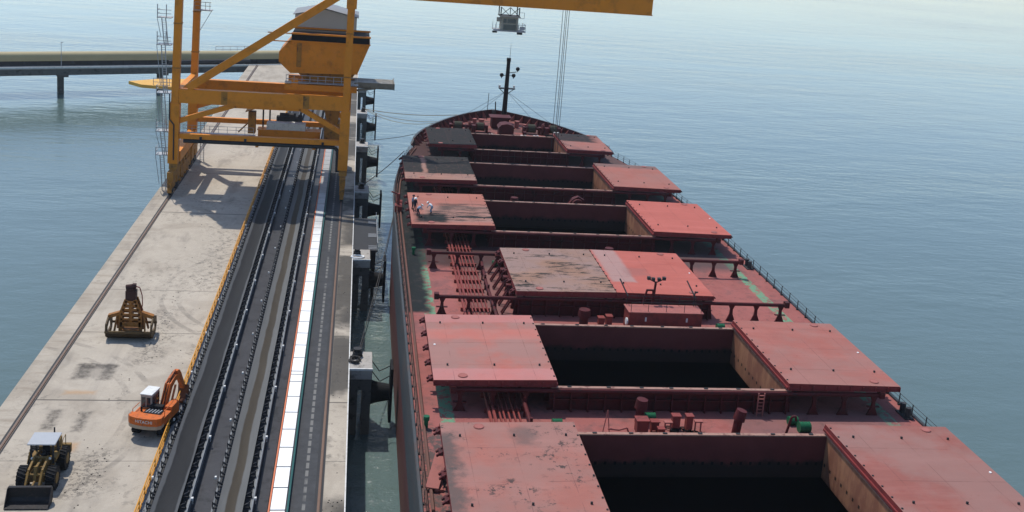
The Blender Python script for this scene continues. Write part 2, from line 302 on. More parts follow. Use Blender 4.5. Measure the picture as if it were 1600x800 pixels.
class MB:
    def __init__(s): s.v = []; s.f = []; s.mi = []; s.k = 0
    def mat(s, i): s.k = i; return s
    def add(s, vs, fs):
        o = len(s.v); s.v += [tuple(p) for p in vs]; s.f += [tuple(i + o for i in q) for q in fs]; s.mi += [s.k] * len(fs); return s
    def box(s, x0, x1, y0, y1, z0, z1):
        vs = [(x, y, z) for z in (z0, z1) for y in (y0, y1) for x in (x0, x1)]
        return s.add(vs, [(0, 2, 3, 1), (4, 5, 7, 6), (0, 1, 5, 4), (2, 6, 7, 3), (0, 4, 6, 2), (1, 3, 7, 5)])
    def bar(s, p, q, w, h=None, up=(0, 0, 1)):
        h = w if h is None else h
        p, q = Vector(p), Vector(q); d = (q - p).normalized(); u = Vector(up)
        if abs(d.dot(u)) > 0.98: u = Vector((0, 1, 0))
        a = d.cross(u).normalized(); b = a.cross(d)
        vs = [c + a * (i * w / 2) + b * (j * h / 2) for c in (p, q) for j in (-1, 1) for i in (-1, 1)]
        return s.add(vs, [(0, 2, 3, 1), (4, 5, 7, 6), (0, 1, 5, 4), (2, 6, 7, 3), (0, 4, 6, 2), (1, 3, 7, 5)])
    def cyl(s, p, q, r, n=10, r2=None, cap=True):
        r2 = r if r2 is None else r2
        p, q = Vector(p), Vector(q); d = (q - p).normalized()
        u = Vector((0, 0, 1)) if abs(d.z) < 0.95 else Vector((1, 0, 0))
        a = d.cross(u).normalized(); b = a.cross(d)
        vs = [c + (a * cos(2 * pi * i / n) + b * sin(2 * pi * i / n)) * rr for c, rr in ((p, r), (q, r2)) for i in range(n)]
        fs = [(i, (i + 1) % n, n + (i + 1) % n, n + i) for i in range(n)]
        if cap: fs += [tuple(range(n - 1, -1, -1)), tuple(range(n, 2 * n))]
        return s.add(vs, fs)
    def tube(s, pts, r, n=6):
        for a, b in zip(pts, pts[1:]): s.cyl(a, b, r, n)
        return s
    def prism(s, poly, axis, a0, a1):
        """poly: 2D points in the plane normal to axis, extruded a0..a1"""
        def P(u, v, t): return {'x': (t, u, v), 'y': (u, t, v), 'z': (u, v, t)}[axis]
        n = len(poly); vs = [P(u, v, t) for t in (a0, a1) for u, v in poly]
        return s.add(vs, [tuple(range(n)), tuple(range(2 * n - 1, n - 1, -1))] + [(i, i + n, (i + 1) % n + n, (i + 1) % n) for i in range(n)])
    def sphere(s, c, r, n=10, m=6, sz=1.0):
        vs = []; fs = []
        for j in range(m + 1):
            t = pi * j / m
            for i in range(n):
                vs.append((c[0] + r * sin(t) * cos(2 * pi * i / n), c[1] + r * sin(t) * sin(2 * pi * i / n), c[2] + r * sz * cos(t)))
        for j in range(m):
            for i in range(n): fs.append((j * n + i, (j + 1) * n + i, (j + 1) * n + (i + 1) % n, j * n + (i + 1) % n))
        return s.add(vs, fs)
    def build(s, name, mats, parent=None, smooth=False, bevel=0.0, loc=None):
        me = bpy.data.meshes.new(name)
        o_ = org(parent) if parent is not None else Vector(loc or (0, 0, 0))
        me.from_pydata([(x - o_.x, y - o_.y, z - o_.z) for x, y, z in s.v], [], s.f)
        mats = mats if isinstance(mats, (list, tuple)) else [mats]
        for m in mats: me.materials.append(m)
        me.polygons.foreach_set("material_index", s.mi)
        bm = bmesh.new(); bm.from_mesh(me); bmesh.ops.recalc_face_normals(bm, faces=bm.faces); bm.to_mesh(me); bm.free()
        if smooth:
            me.polygons.foreach_set("use_smooth", [True] * len(me.polygons)); me.set_sharp_from_angle(angle=radians(40))
        o = bpy.data.objects.new(name, me); COL.objects.link(o)
        if parent is not None: o.parent = parent; ORG[o.name] = o_
        else: o.location = o_; ORG[o.name] = o_
        if bevel:
            b = o.modifiers.new("bevel", 'BEVEL'); b.width = bevel; b.segments = 2; b.limit_method = 'ANGLE'; b.angle_limit = radians(50)
        return o

def tag(o, label=None, cat=None, group=None, kind=None):
    if label: o["label"] = label
    if cat: o["category"] = cat
    if group: o["group"] = group
    if kind: o["kind"] = kind
    return o
def thing(name, loc, label, cat, group=None, rz=0.0):
    o = bpy.data.objects.new(name, None); COL.objects.link(o); o.location = loc; o.rotation_euler[2] = rz
    o.empty_display_size = 0.5
    ORG[o.name] = Vector(loc); return tag(o, label, cat, group)
def copy_of(o, parent=None, loc=None):
    c = o.copy(); COL.objects.link(c)
    if parent is not None: c.parent = parent
    if loc is not None: c.location = loc
    for ch in list(o.children): copy_of(ch, c)
    return c

# ------------------------------------------------------------------ setting: sea and quay
QZ, QL, QR = 7.0, -28.5, 0.78
m = MB(); m.add([(-4000, -400, 0), (4000, -400, 0), (4000, 6000, 0), (-4000, 6000, 0)], [(0, 1, 2, 3)])
tag(m.build("sea", SEA), kind="structure")

m = MB()
m.box(QL, QR, -30, 302, 5.4, QZ)
tag(m.build("quay_deck", QUAY, loc=(-14, 100, 7)), kind="structure")
m = MB()                                                     # carrying beams and piles below the deck
m.box(QL + 0.8, QR - 0.9, -30, 300, 4.2, 5.39)
tag(m.build("quay_beams", CONCD, loc=(-14, 100, 4)), kind="structure")
proto = None
for i in range(26):
    for x in (-27.0, -0.9):
        y = -10 + i * 12.2
        if proto is None:
            mm = MB(); mm.cyl((0, 0, -2), (0, 0, 4.21), 0.55, 12); proto = mm.build("quay_pile", CONCD, smooth=True); p_ = proto
        else: p_ = proto.copy(); COL.objects.link(p_)
        p_.location = (x, y, 0)
        tag(p_, "round concrete pile in the shade under the quay deck", "pile", "piles under the quay")
# pale lip along the quay's ship-side edge
tag(MB().box(QR + 0.002, QR + 0.10, -30, 302, 6.55, 7.03).build("edge_strip", WHITED, loc=(0.8, 100, 7)), "thin pale steel strip capping the quay's ship side edge", "edge strip")

def crane_rail(xc, label):
    t = thing("crane_rail", (xc, 120, QZ), label, "rail", "rails of the ship unloader")
    MB().box(xc - 0.34, xc - 0.16, -30, 300, QZ + 0.004, QZ + 0.012).build("rail_slot", DARK, t)
    MB().box(xc + 0.14, xc + 0.28, -30, 300, QZ + 0.004, QZ + 0.012).build("rail_slot", DARK, t)
    r = MB(); r.box(xc - 0.075, xc + 0.075, -30, 300, QZ + 0.004, QZ + 0.10); r.box(xc - 0.11, xc + 0.11, -30, 300, QZ + 0.003, QZ + 0.03)
    r.build("rail_head", plain("rusty_rail", (0.16, 0.10, 0.07), 0.5, 0.3, 0.8), t)
crane_rail(-26.25, "rusty crane rail in a dark slot along the quay's open water side")
crane_rail(-1.12, "rusty crane rail beside the pale strip on the quay's ship side")

# ------------------------------------------------------------------ yellow fence
t = thing("safety_fence", (-13.85, 120, QZ), "long orange yellow handrail fence between open quay and conveyors", "fence")
FY = plain("fence_yellow_paint", (0.55, 0.25, 0.035), 0.5, 0.2, 1.0)
rl = MB()
for z in (0.36, 0.72, 1.12): rl.cyl((-13.85, 40, QZ + z), (-13.85, 262, QZ + z), 0.045 if z < 1 else 0.06, 6)
rl.box(-13.88, -13.82, 40, 262, QZ + 0.02, QZ + 0.16)
rl.build("rail", FY, t)
pp = MB(); pp.box(-13.89, -13.81, 59.96, 60.04, QZ, QZ + 1.12); p0 = pp.build("post", FY, t)
for i in range(1, 100): copy_of(p0, t, (0, i * 2.0, 0))

# ------------------------------------------------------------------ belt conveyors
def idler_mesh(x0, x1, zb, z):
    """one idler station: cross base, two inclined wing rollers with their brackets"""
    b = MB()
    b.box(x0 - 0.42, x1 + 0.46, -0.05, 0.05, zb, zb + 0.08)
    for s_, xe in ((-1, x0), (1, x1)):
        b.bar((xe + s_ * 0.40, 0, zb), (xe + s_ * 0.40, 0, z + 0.34), 0.07, 0.10)
        b.cyl((xe - s_ * 0.18, 0, z - 0.12), (xe + s_ * 0.36, 0, z + 0.20), 0.085, 8)
    b.cyl((x0 + 0.25, 0, z - 0.20), (x1 - 0.25, 0, z - 0.20), 0.08, 8)
    return b
IDL = plain("idler_steel", (0.03, 0.03, 0.032), 0.5, 0.4, 2.0, grime=(0.22, 0.21, 0.2), gamt=0.35)
STRG = plain("conveyor_side_channel", (0.17, 0.18, 0.185), 0.55, 0.35, 0.8, grime=(0.05, 0.05, 0.05), gamt=0.6)
def conveyor(x0, x1, belt, label, name="belt_conveyor"):
    z = QZ + 0.85; xc = (x0 + x1) / 2
    t = thing(name, (xc, 90, QZ), label, "conveyor", "twin belt conveyors")
    b = MB(); n = 9
    pr = [(x0 + (x1 - x0) * i / n, z + 0.22 * (abs(2 * i / n - 1) ** 2.0)) for i in range(n + 1)]
    vs = []; fs = []
    for y in (30, 250):
        vs += [(x, y, zz) for x, zz in pr]; 
    k = n + 1
    fs = [(i, i + 1, k + i + 1, k + i) for i in range(n)]
    b.add(vs, fs); b.add([(x, y, zz - 0.03) for x, y, zz in vs], fs)
    b.build("belt", belt, t, smooth=True)
    ret = MB(); ret.box(x0 + 0.05, x1 - 0.05, 30, 250, QZ + 0.30, QZ + 0.32); ret.build("return_belt", BLACK, t)
    s = MB()
    for xx in (x0 - 0.42, x1 + 0.46):
        s.box(xx - 0.06, xx + 0.06, 30, 250, z - 0.36, z - 0.20)
        for i in range(36): s.box(xx - 0.05, xx + 0.05, 32 + i * 6, 32.12 + i * 6, QZ, z - 0.36)
    s.build("side_channel", STRG, t)
    hood = MB(); hood.box(x1 + 0.56, x1 + 0.66, 30, 250, z - 0.40, z + 0.12); hood.build("side_plate", STRG, t)
    i0 = idler_mesh(x0, x1, z - 0.20, z); 
    i0.v = [(x, y + 60, zz) for x, y, zz in i0.v]
    o0 = i0.build("idler", IDL, t)
    for i in range(1, 100): copy_of(o0, t, (0, i * 1.45, 0))
    far = MB()
    for i in range(100, 130):
        q = idler_mesh(x0, x1, z - 0.20, z); far.add([(x, y + 60 + i * 1.45, zz) for x, y, zz in q.v], q.f)
    tag(far.build("far_idlers", IDL, t), kind="stuff")
    # white pull-cord switches on the side
    for i in range(15):
        sw = MB(); yy = 63 + i * 9.3
        sw.box(x1 + 0.66, x1 + 0.82, yy, yy + 0.22, z + 0.0, z + 0.18); sw.cyl((x1 + 0.74, yy + 0.4, z - 0.5), (x1 + 0.74, yy + 0.4, z + 0.05), 0.04, 6)
        sw.build("pull_cord_switch", WHITED, t)
        sw = MB(); yy = 66 + i * 9.3
        sw.box(x0 - 0.76, x0 - 0.62, yy, yy + 0.2, z + 0.0, z + 0.16)
        sw.build("pull_cord_switch", WHITED, t)
    return t
conveyor(-12.85, -10.95, BELT_A, "belt conveyor with near black coal belt next to the orange fence")
conveyor(-8.25, -6.45, BELT_B, "belt conveyor with brown streaked belt next to the white trench panels")
for nm, x0, x1, mt, z1, lab in (("walkway", -10.15, -8.80, WALK, 0.10, None), ("walkway", -5.72, -4.84, WALK, 0.10, None)):
    tag(MB().box(x0, x1, 30, 260, QZ + 0.004, QZ + z1).build(nm, mt, loc=((x0 + x1) / 2, 100, QZ)), kind="structure")

# gritty cable tray between fence and conveyor
t = thing("cable_tray", (-13.5, 100, QZ), "low grey cable tray strewn with grit at the foot of the fence", "cable tray")
MB().box(-13.78, -13.42, 40, 255, QZ + 0.02, QZ + 0.30).build("tray", STRG, t)
g = MB(); rnd = random.Random(3)
for i in range(900):
    y = 58 + 150 * rnd.random() ** 1.3; x = -13.6 + rnd.uniform(-0.16, 0.16); r = rnd.uniform(0.03, 0.13)
    g.add([(x - r, y - r * 1.6, QZ + 0.30), (x + r, y - r, QZ + 0.30), (x + r * .7, y + r * 1.8, QZ + 0.30), (x - r, y + r, QZ + 0.30), (x + r * .1, y, QZ + 0.30 + r * 0.9)], [(0, 1, 4), (1, 2, 4), (2, 3, 4), (3, 0, 4)])
tag(g.build("grit", DEBRIS, t), kind="stuff")

# cable trench with white lift-off panels
t = thing("cable_trench", (-4.05, 100, QZ), "row of bright white lift off panels over the cable trench", "cable trench")
MB().box(-4.74, -4.62, 40, 262, QZ + 0.004, QZ + 0.46).build("orange_kerb", REDK, t)
MB().box(-3.42, -3.28, 40, 262, QZ + 0.004, QZ + 0.38).build("teal_kerb", TEAL, t)
MB().box(-4.62, -3.42, 40, 262, QZ + 0.004, QZ + 0.36).build("trench_body", DARK, t)
def m_panel():
    k = N("white_panel_paint"); X, Y, Z = k.sep()
    c = k.mix(k.math('MULTIPLY', k.step(k.noise(0.7, 6, 0.7), 0.5, 0.7), 0.35), (0.80, 0.80, 0.77), (0.50, 0.48, 0.44))
    dust_shade = k.step(k.math('ADD', Y, k.math('MULTIPLY', k.math('SUBTRACT', k.noise(0.08, 5, 0.7), 0.5), 60)), 125, 170)  # greyer towards the crane: coal dust, with the crane's shade painted in
    c = k.mix(k.math('MULTIPLY', dust_shade, 0.75), c, (0.16, 0.16, 0.155))
    return k.fin(c, 0.6, 0, 0.1)
WP = m_panel()
first = None
y = 50.0; k = 0
while y < 236:
    L = 3.1
    if k in (14,): L = 1.55
    if k in (15,): L = 0.7
    b = MB(); b.box(-4.58, -3.52, y + 0.07, y + L - 0.07, QZ + 0.37, QZ + 0.43)
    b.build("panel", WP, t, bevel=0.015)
    y += L; k += 1

# ------------------------------------------------------------------ dolphins with fenders
def dolphin(y0, label, wide=False):
    t = thing("fender_dolphin", (2.0, y0, 0), label, "dolphin", "fender dolphins along the quay")
    MB().box(QR + 0.12, 3.1, y0, y0 + 4.2, 5.9, 7.02).build("platform", CONC, t, bevel=0.04)
    MB().box(QR + 0.10, 3.14, y0 - 0.05, y0 + 0.10, 6.86, 7.06).build("edge_angle", WHITED, t)
    for (x, yy) in ((1.35, y0 + 0.5), (2.65, y0 + 0.6), (1.35, y0 + 3.5), (2.65, y0 + 3.5)):
        MB().box(x - 0.42, x + 0.42, yy - 0.4, yy + 0.5, -2, 5.91).build("pile", CONCD, t)
    MB().box(QR + 0.3, 3.0, y0 + 0.25, y0 + 3.9, 4.7, 5.89).build("pile_cap", CONCD, t)
    f = MB(); f.cyl((3.02, y0 + 2.2, 3.6), (3.6, y0 + 2.2, 3.6), 1.25, 20, 1.05); f.cyl((3.6, y0 + 2.2, 3.6), (4.95, y0 + 2.2, 3.6), 1.05, 20, 0.8)
    f.build("fender", BLACK, t, smooth=True)
    MB().box(4.94, 5.22, y0 + 0.9, y0 + 3.5, 0.9, 6.6).build("fender_panel", BLACK, t, bevel=0.05)
    ch = MB(); ch.tube([(3.1, y0 + 0.9, 6.4), (3.9, y0 + 1.0, 5.3), (4.94, y0 + 1.1, 5.9)], 0.05); ch.tube([(3.1, y0 + 3.4, 6.4), (3.9, y0 + 3.4, 5.3), (4.94, y0 + 3.3, 5.9)], 0.05)
    ch.build("chain", DARK, t)
    return t
for y0, lb in ((97.2, "fender dolphin whose platform carries the tangled rope heap"),
               (130.3, "fender dolphin with the white hose coil, touching the dark grating platform"),
               (163.4, "fender dolphin directly beside the unloader's ship side legs"),
               (196.5, "fender dolphin level with the ship's bow tip"),
               (229.6, "fender dolphin next after the bow, under the bow ropes"),
               (262.7, "last fender dolphin of the row, beneath the spill apron")):
    dolphin(y0, lb)
def bollard(x, y, label, z=QZ):
    t = thing("mooring_bollard", (x, y, z), label, "bollard", "mooring bollards on the quay edge")
    b = MB(); b.cyl((x, y, z), (x, y, z + 0.12), 0.55, 12); b.cyl((x, y, z + 0.1), (x, y, z + 0.6), 0.25, 12, 0.22); b.cyl((x, y, z + 0.55), (x, y, z + 0.85), 0.30, 12, 0.42)
    b.build("bollard_body", DARK, t, smooth=True)
    b = MB()
    for j in range(3):
        pts = [(x + 0.42 * cos(a * pi / 6), y + 0.42 * sin(a * pi / 6), z + 0.25 + j * 0.11) for a in range(13)]
        b.tube(pts, 0.06)
    b.build("rope_turns", ROPED, t)
BOLL = ((1.6, 100.3, "black mooring bollard beside the rope heap, two steep ropes made fast"), (1.4, 132.2, "black mooring bollard beside the white coiled hose"), (1.9, 165.8, "black mooring bollard beside the unloader's ship side leg"),
        (2.0, 199.5, "black mooring bollard on the dolphin level with the bow tip"), (2.2, 231.8, "mooring bollard on the dolphin holding three long bow ropes"))
for x, y, l in BOLL: bollard(x, y, l)
b = MB(); pts = [(1.5 + 0.8 * cos(a), 131.2 + 0.55 * sin(a), 7.1) for a in [i * pi / 8 for i in range(17)]]; b.tube(pts, 0.11)
tag(b.build("hose_coil", WHITE, loc=(1.5, 131.2, 7.0)), "small white coiled hose lying on the second dolphin", "hose")

# dark grated mooring platform
t = thing("mooring_platform", (2.5, 140, 6.5), "dark grating platform with pale ribs hung between two dolphins", "platform")
MB().box(0.92, 4.1, 134.7, 149.5, 6.6, 6.85).build("grating", DARK, t)
s = MB()
for yy in (135.2, 135.8, 136.4, 140.6, 141.0, 141.4, 141.8, 146.9, 147.4, 147.9): s.box(2.9, 4.05, yy, yy + 0.14, 6.852, 6.90)
s.build("rib", STEEL, t)
s = MB()
for yy in (136, 142, 148): s.box(1.2, 1.6, yy, yy + 0.4, -1, 6.6); s.box(3.5, 3.9, yy, yy + 0.4, -1, 6.6)
s.build("support_frame", DARK, t)
s = MB()
for yy in (134.8, 138.4, 142, 145.6, 149.3): s.cyl((4.05, yy, 6.85), (4.05, yy, 7.85), 0.04, 6)
s.cyl((4.05, 134.8, 7.85), (4.05, 149.3, 7.85), 0.04, 6)
s.build("handrail", STEEL, t)

# ------------------------------------------------------------------ trestle behind
TD = Vector((0.8975, 0.441, 0)); TN = Vector((-0.441, 0.8975, 0)); TP = Vector((-112, 249.7, 0))
def T(s, n, z): return TP + TD * s + TN * n + Vector((0, 0, z))
def tbox(b, s0, s1, n0, n1, z0, z1):
    vs = [T(s, n, z) for z in (z0, z1) for n in (n0, n1) for s in (s0, s1)]
    b.add(vs, [(0, 2, 3, 1), (4, 5, 7, 6), (0, 1, 5, 4), (2, 6, 7, 3), (0, 4, 6, 2), (1, 3, 7, 5)])
t = thing("trestle_bridge", T(50, 4, 0), "long concrete trestle bridge on piles joining the quay's far end", "bridge")
b = MB(); tbox(b, 0, 108, 0, 9, 6.6, 7.0); b.build("deck", CONC, t)
b = MB(); tbox(b, 0, 108, 0.15, 1.2, 5.1, 6.6); tbox(b, 0, 108, 7.6, 8.7, 5.1, 6.6); b.build("girder", CONCD, t)
b = MB(); tbox(b, 0, 108, -0.1, 0.12, 6.85, 7.25); b.build("kerb", WHITED, t)
for s_ in (21, 45.5, 70, 94):
    for n in (4.6,):
        q = T(s_ + 0.6, n, 0); MB().cyl((q.x, q.y, -3), (q.x, q.y, 5.1), 0.80, 16).build("pile", CONCD, t, smooth=True)
    b = MB(); tbox(b, s_ - 0.7, s_ + 1.7, 0.6, 8.4, 4.5, 5.09); b.build("pile_cap", CONCD, t)
t = thing("conveyor_gallery", T(50, 4, 7), "tan covered conveyor gallery running along the trestle bridge", "gallery")
b = MB(); n_ = 10
prof = [(3.0, 8.2)] + [(4.6 - 1.6 * cos(pi * i / n_), 9.2 + 1.15 * sin(pi * i / n_)) for i in range(n_ + 1)] + [(6.2, 8.2)]
vs = [T(s, n, z) for s in (0, 110) for n, z in prof]; kk = len(prof)
b.add(vs, [(i, (i + 1) % kk, kk + (i + 1) % kk, kk + i) for i in range(kk)] + [tuple(range(kk)), tuple(range(kk, 2 * kk))])
b.build("sheet_cover", GALL, t, smooth=True)
b = MB()
for i in range(37):
    for n in (3.2, 6.0):
        q = T(2 + i * 2.95, n, 0); b.box(q.x - 0.1, q.x + 0.1, q.y - 0.1, q.y + 0.1, 7, 8.25)
tbox(b, 2, 110, 3.3, 5.9, 7.02, 8.19); b.build("support_frame", DARK, t)  # posts, plus a dark box painting in the shade beneath the gallery
q = T(45.5, 0.6, 0)
t = thing("lamp_post", (q.x, q.y, 7), "thin grey lamp post standing on the trestle bridge", "lamp post")
MB().cyl((q.x, q.y, 7), (q.x, q.y, 13.2), 0.09, 8, 0.05).build("pole", STEEL, t)
MB().box(q.x - 0.1, q.x + 0.5, q.y - 0.1, q.y + 0.1, 13.15, 13.28).build("lamp_head", STEEL, t)
t = thing("stair_railing", T(88, 7, 10.2), "grey walkway railing on the gallery beside the hopper", "railing")
b = MB()
for i in range(7): q = T(86 + i * 2.0, 6.3, 0); b.cyl((q.x, q.y, 9), (q.x, q.y, 11.3), 0.06, 6)
for z in (10.4, 11.3): b.cyl(T(86, 6.3, z), T(98, 6.3, z), 0.07, 6)
b.build("rail", STEEL, t)
t = thing("steel_pipe", T(84, 1.8, 7.9), "thick dark pipe lying along the trestle by the crane's left leg", "pipe")
b = MB(); b.cyl(T(72, 2.0, 7.75), T(94, 2.0, 7.75), 0.62, 14); b.build("pipe_wall", DARK, t, smooth=True)
b = MB()
for s_ in (74, 80, 86, 92): tbox(b, s_, s_ + 0.4, 1.4, 2.6, 7.0, 7.2)
b.build("saddle", CONC, t)
# ------------------------------------------------------------------ sea air
hz = bpy.data.materials.new("sea_air"); hz.use_nodes = True; hz.node_tree.nodes.clear()
pv = hz.node_tree.nodes.new("ShaderNodeVolumePrincipled"); pv.inputs["Density"].default_value = 0.00009; pv.inputs["Color"].default_value = (0.80, 0.90, 1.0, 1); pv.inputs["Anisotropy"].default_value = 0.2
ho_ = hz.node_tree.nodes.new("ShaderNodeOutputMaterial"); hz.node_tree.links.new(pv.outputs[0], ho_.inputs["Volume"])
tag(MB().box(-4010, 4010, -410, 6010, -6, 64).build("haze", hz), kind="stuff")
#@@PART2
# ------------------------------------------------------------------ the ship
DZ = 13.0; CZ = 15.0; TZ = 15.62
ship = thing("bulk_carrier", (26.3, 0, 0), "huge red decked bulk carrier moored alongside the quay with opened hatches", "ship", rz=-0.0039)
ORG[ship.name] = Vector((0, 0, 0))
ST = [(12, 17, 15), (20, 20, 18.5), (30, 20.9, 20.8), (60, 20.9, 20.9), (100, 20.9, 20.9), (128, 20.9, 20.9), (138, 20.9, 20.7), (145, 20.6, 20.0), (150, 20.2, 19.2), (156, 19.6, 17.9), (162, 18.8, 16.2),
      (168, 17.7, 14.0), (174, 16.2, 11.4), (179, 14.6, 9.0), (184, 12.7, 6.4), (188.5, 10.6, 4.2), (192.5, 8.4, 2.4), (196, 6.0, 1.0), (198.7, 3.7, 0.4), (200.6, 1.8, 0.15), (201.4, 0.7, 0.05), (201.8, 0.01, 0.005)]
def hb(y):
    for (a, b, c), (a2, b2, c2) in zip(ST, ST[1:]):
        if a <= y <= a2: return b + (b2 - b) * (y - a) / (a2 - a)
    return ST[-1][1]
LV = [13.0, 11.4, 6.6, 3.2, -2.0]
def sect(st):
    y, bd, bw = st; out = []
    for z in LV:
        k = max(0.0, min(1.0, z / 13.0)); kk = k ** 1.6
        out.append(bw + (bd - bw) * kk)
    return out
h = MB()
for side in (-1, 1):
    vs = []; n = len(LV)
    for st in ST:
        rake = 0.0
        for z, b_ in zip(LV, sect(st)): vs.append((side * b_, st[0], z))
    for i in range(len(ST) - 1):
        for j in range(n - 1):
            h.mat(0 if j < 2 else 1).add([vs[i * n + j], vs[i * n + j + 1], vs[(i + 1) * n + j + 1], vs[(i + 1) * n + j]], [(0, 1, 2, 3)])
y0 = ST[0]; s0 = sect(y0)
h.mat(0).add([(-b_, 12, z) for z, b_ in zip(LV, s0)] + [(b_, 12, z) for z, b_ in zip(LV, s0)], [(0, 1, 2, 3, 4, 9, 8, 7, 6, 5)])
hull = h.build("hull", [HULLB, HULLR], ship, smooth=True)
for side in (-1, 1):                                             # rounded gunwale strip
    gw = MB()
    ys = [st[0] for st in ST if st[0] <= 162] 
    gw.tube([(side * (hb(y) - 0.02), y, 13.03) for y in ys], 0.13, 6); gw.build("gunwale", HULLB, ship)

# holds: near edge, far edge, half opening, half outer cover
HT = [dict(y0=55.8, y1=69.4, w=9.7, o=19.4), dict(y0=76.4, y1=90.1, w=9.7, o=19.4), dict(y0=96.8, y1=110.4, w=9.7, o=19.4),
      dict(y0=118.3, y1=132.3, w=9.7, o=19.4), dict(y0=139.6, y1=153.5, w=9.7, o=19.4), dict(y0=162.4, y1=175.3, w=7.4, o=14.8)]
for q in HT: q['a'] = q['y0'] + 0.45; q['b'] = q['y1'] - 0.45      # the coaming's inner faces
ys = sorted(set([12, 20] + [st[0] for st in ST] + [q['a'] for q in HT] + [q['b'] for q in HT]))
d = MB()
for ya, yb in zip(ys, ys[1:]):
    q = next((q for q in HT if q['a'] <= ya and yb <= q['b']), None)
    if q is None: d.add([(-hb(ya), ya, DZ), (hb(ya), ya, DZ), (hb(yb), yb, DZ), (-hb(yb), yb, DZ)], [(0, 1, 2, 3)])
    else:
        for s_ in (-1, 1):
            d.add([(s_ * q['w'], ya, DZ), (s_ * hb(ya), ya, DZ), (s_ * hb(yb), yb, DZ), (s_ * q['w'], yb, DZ)], [(0, 1, 2, 3)])
d.build("main_deck", DECK, ship)

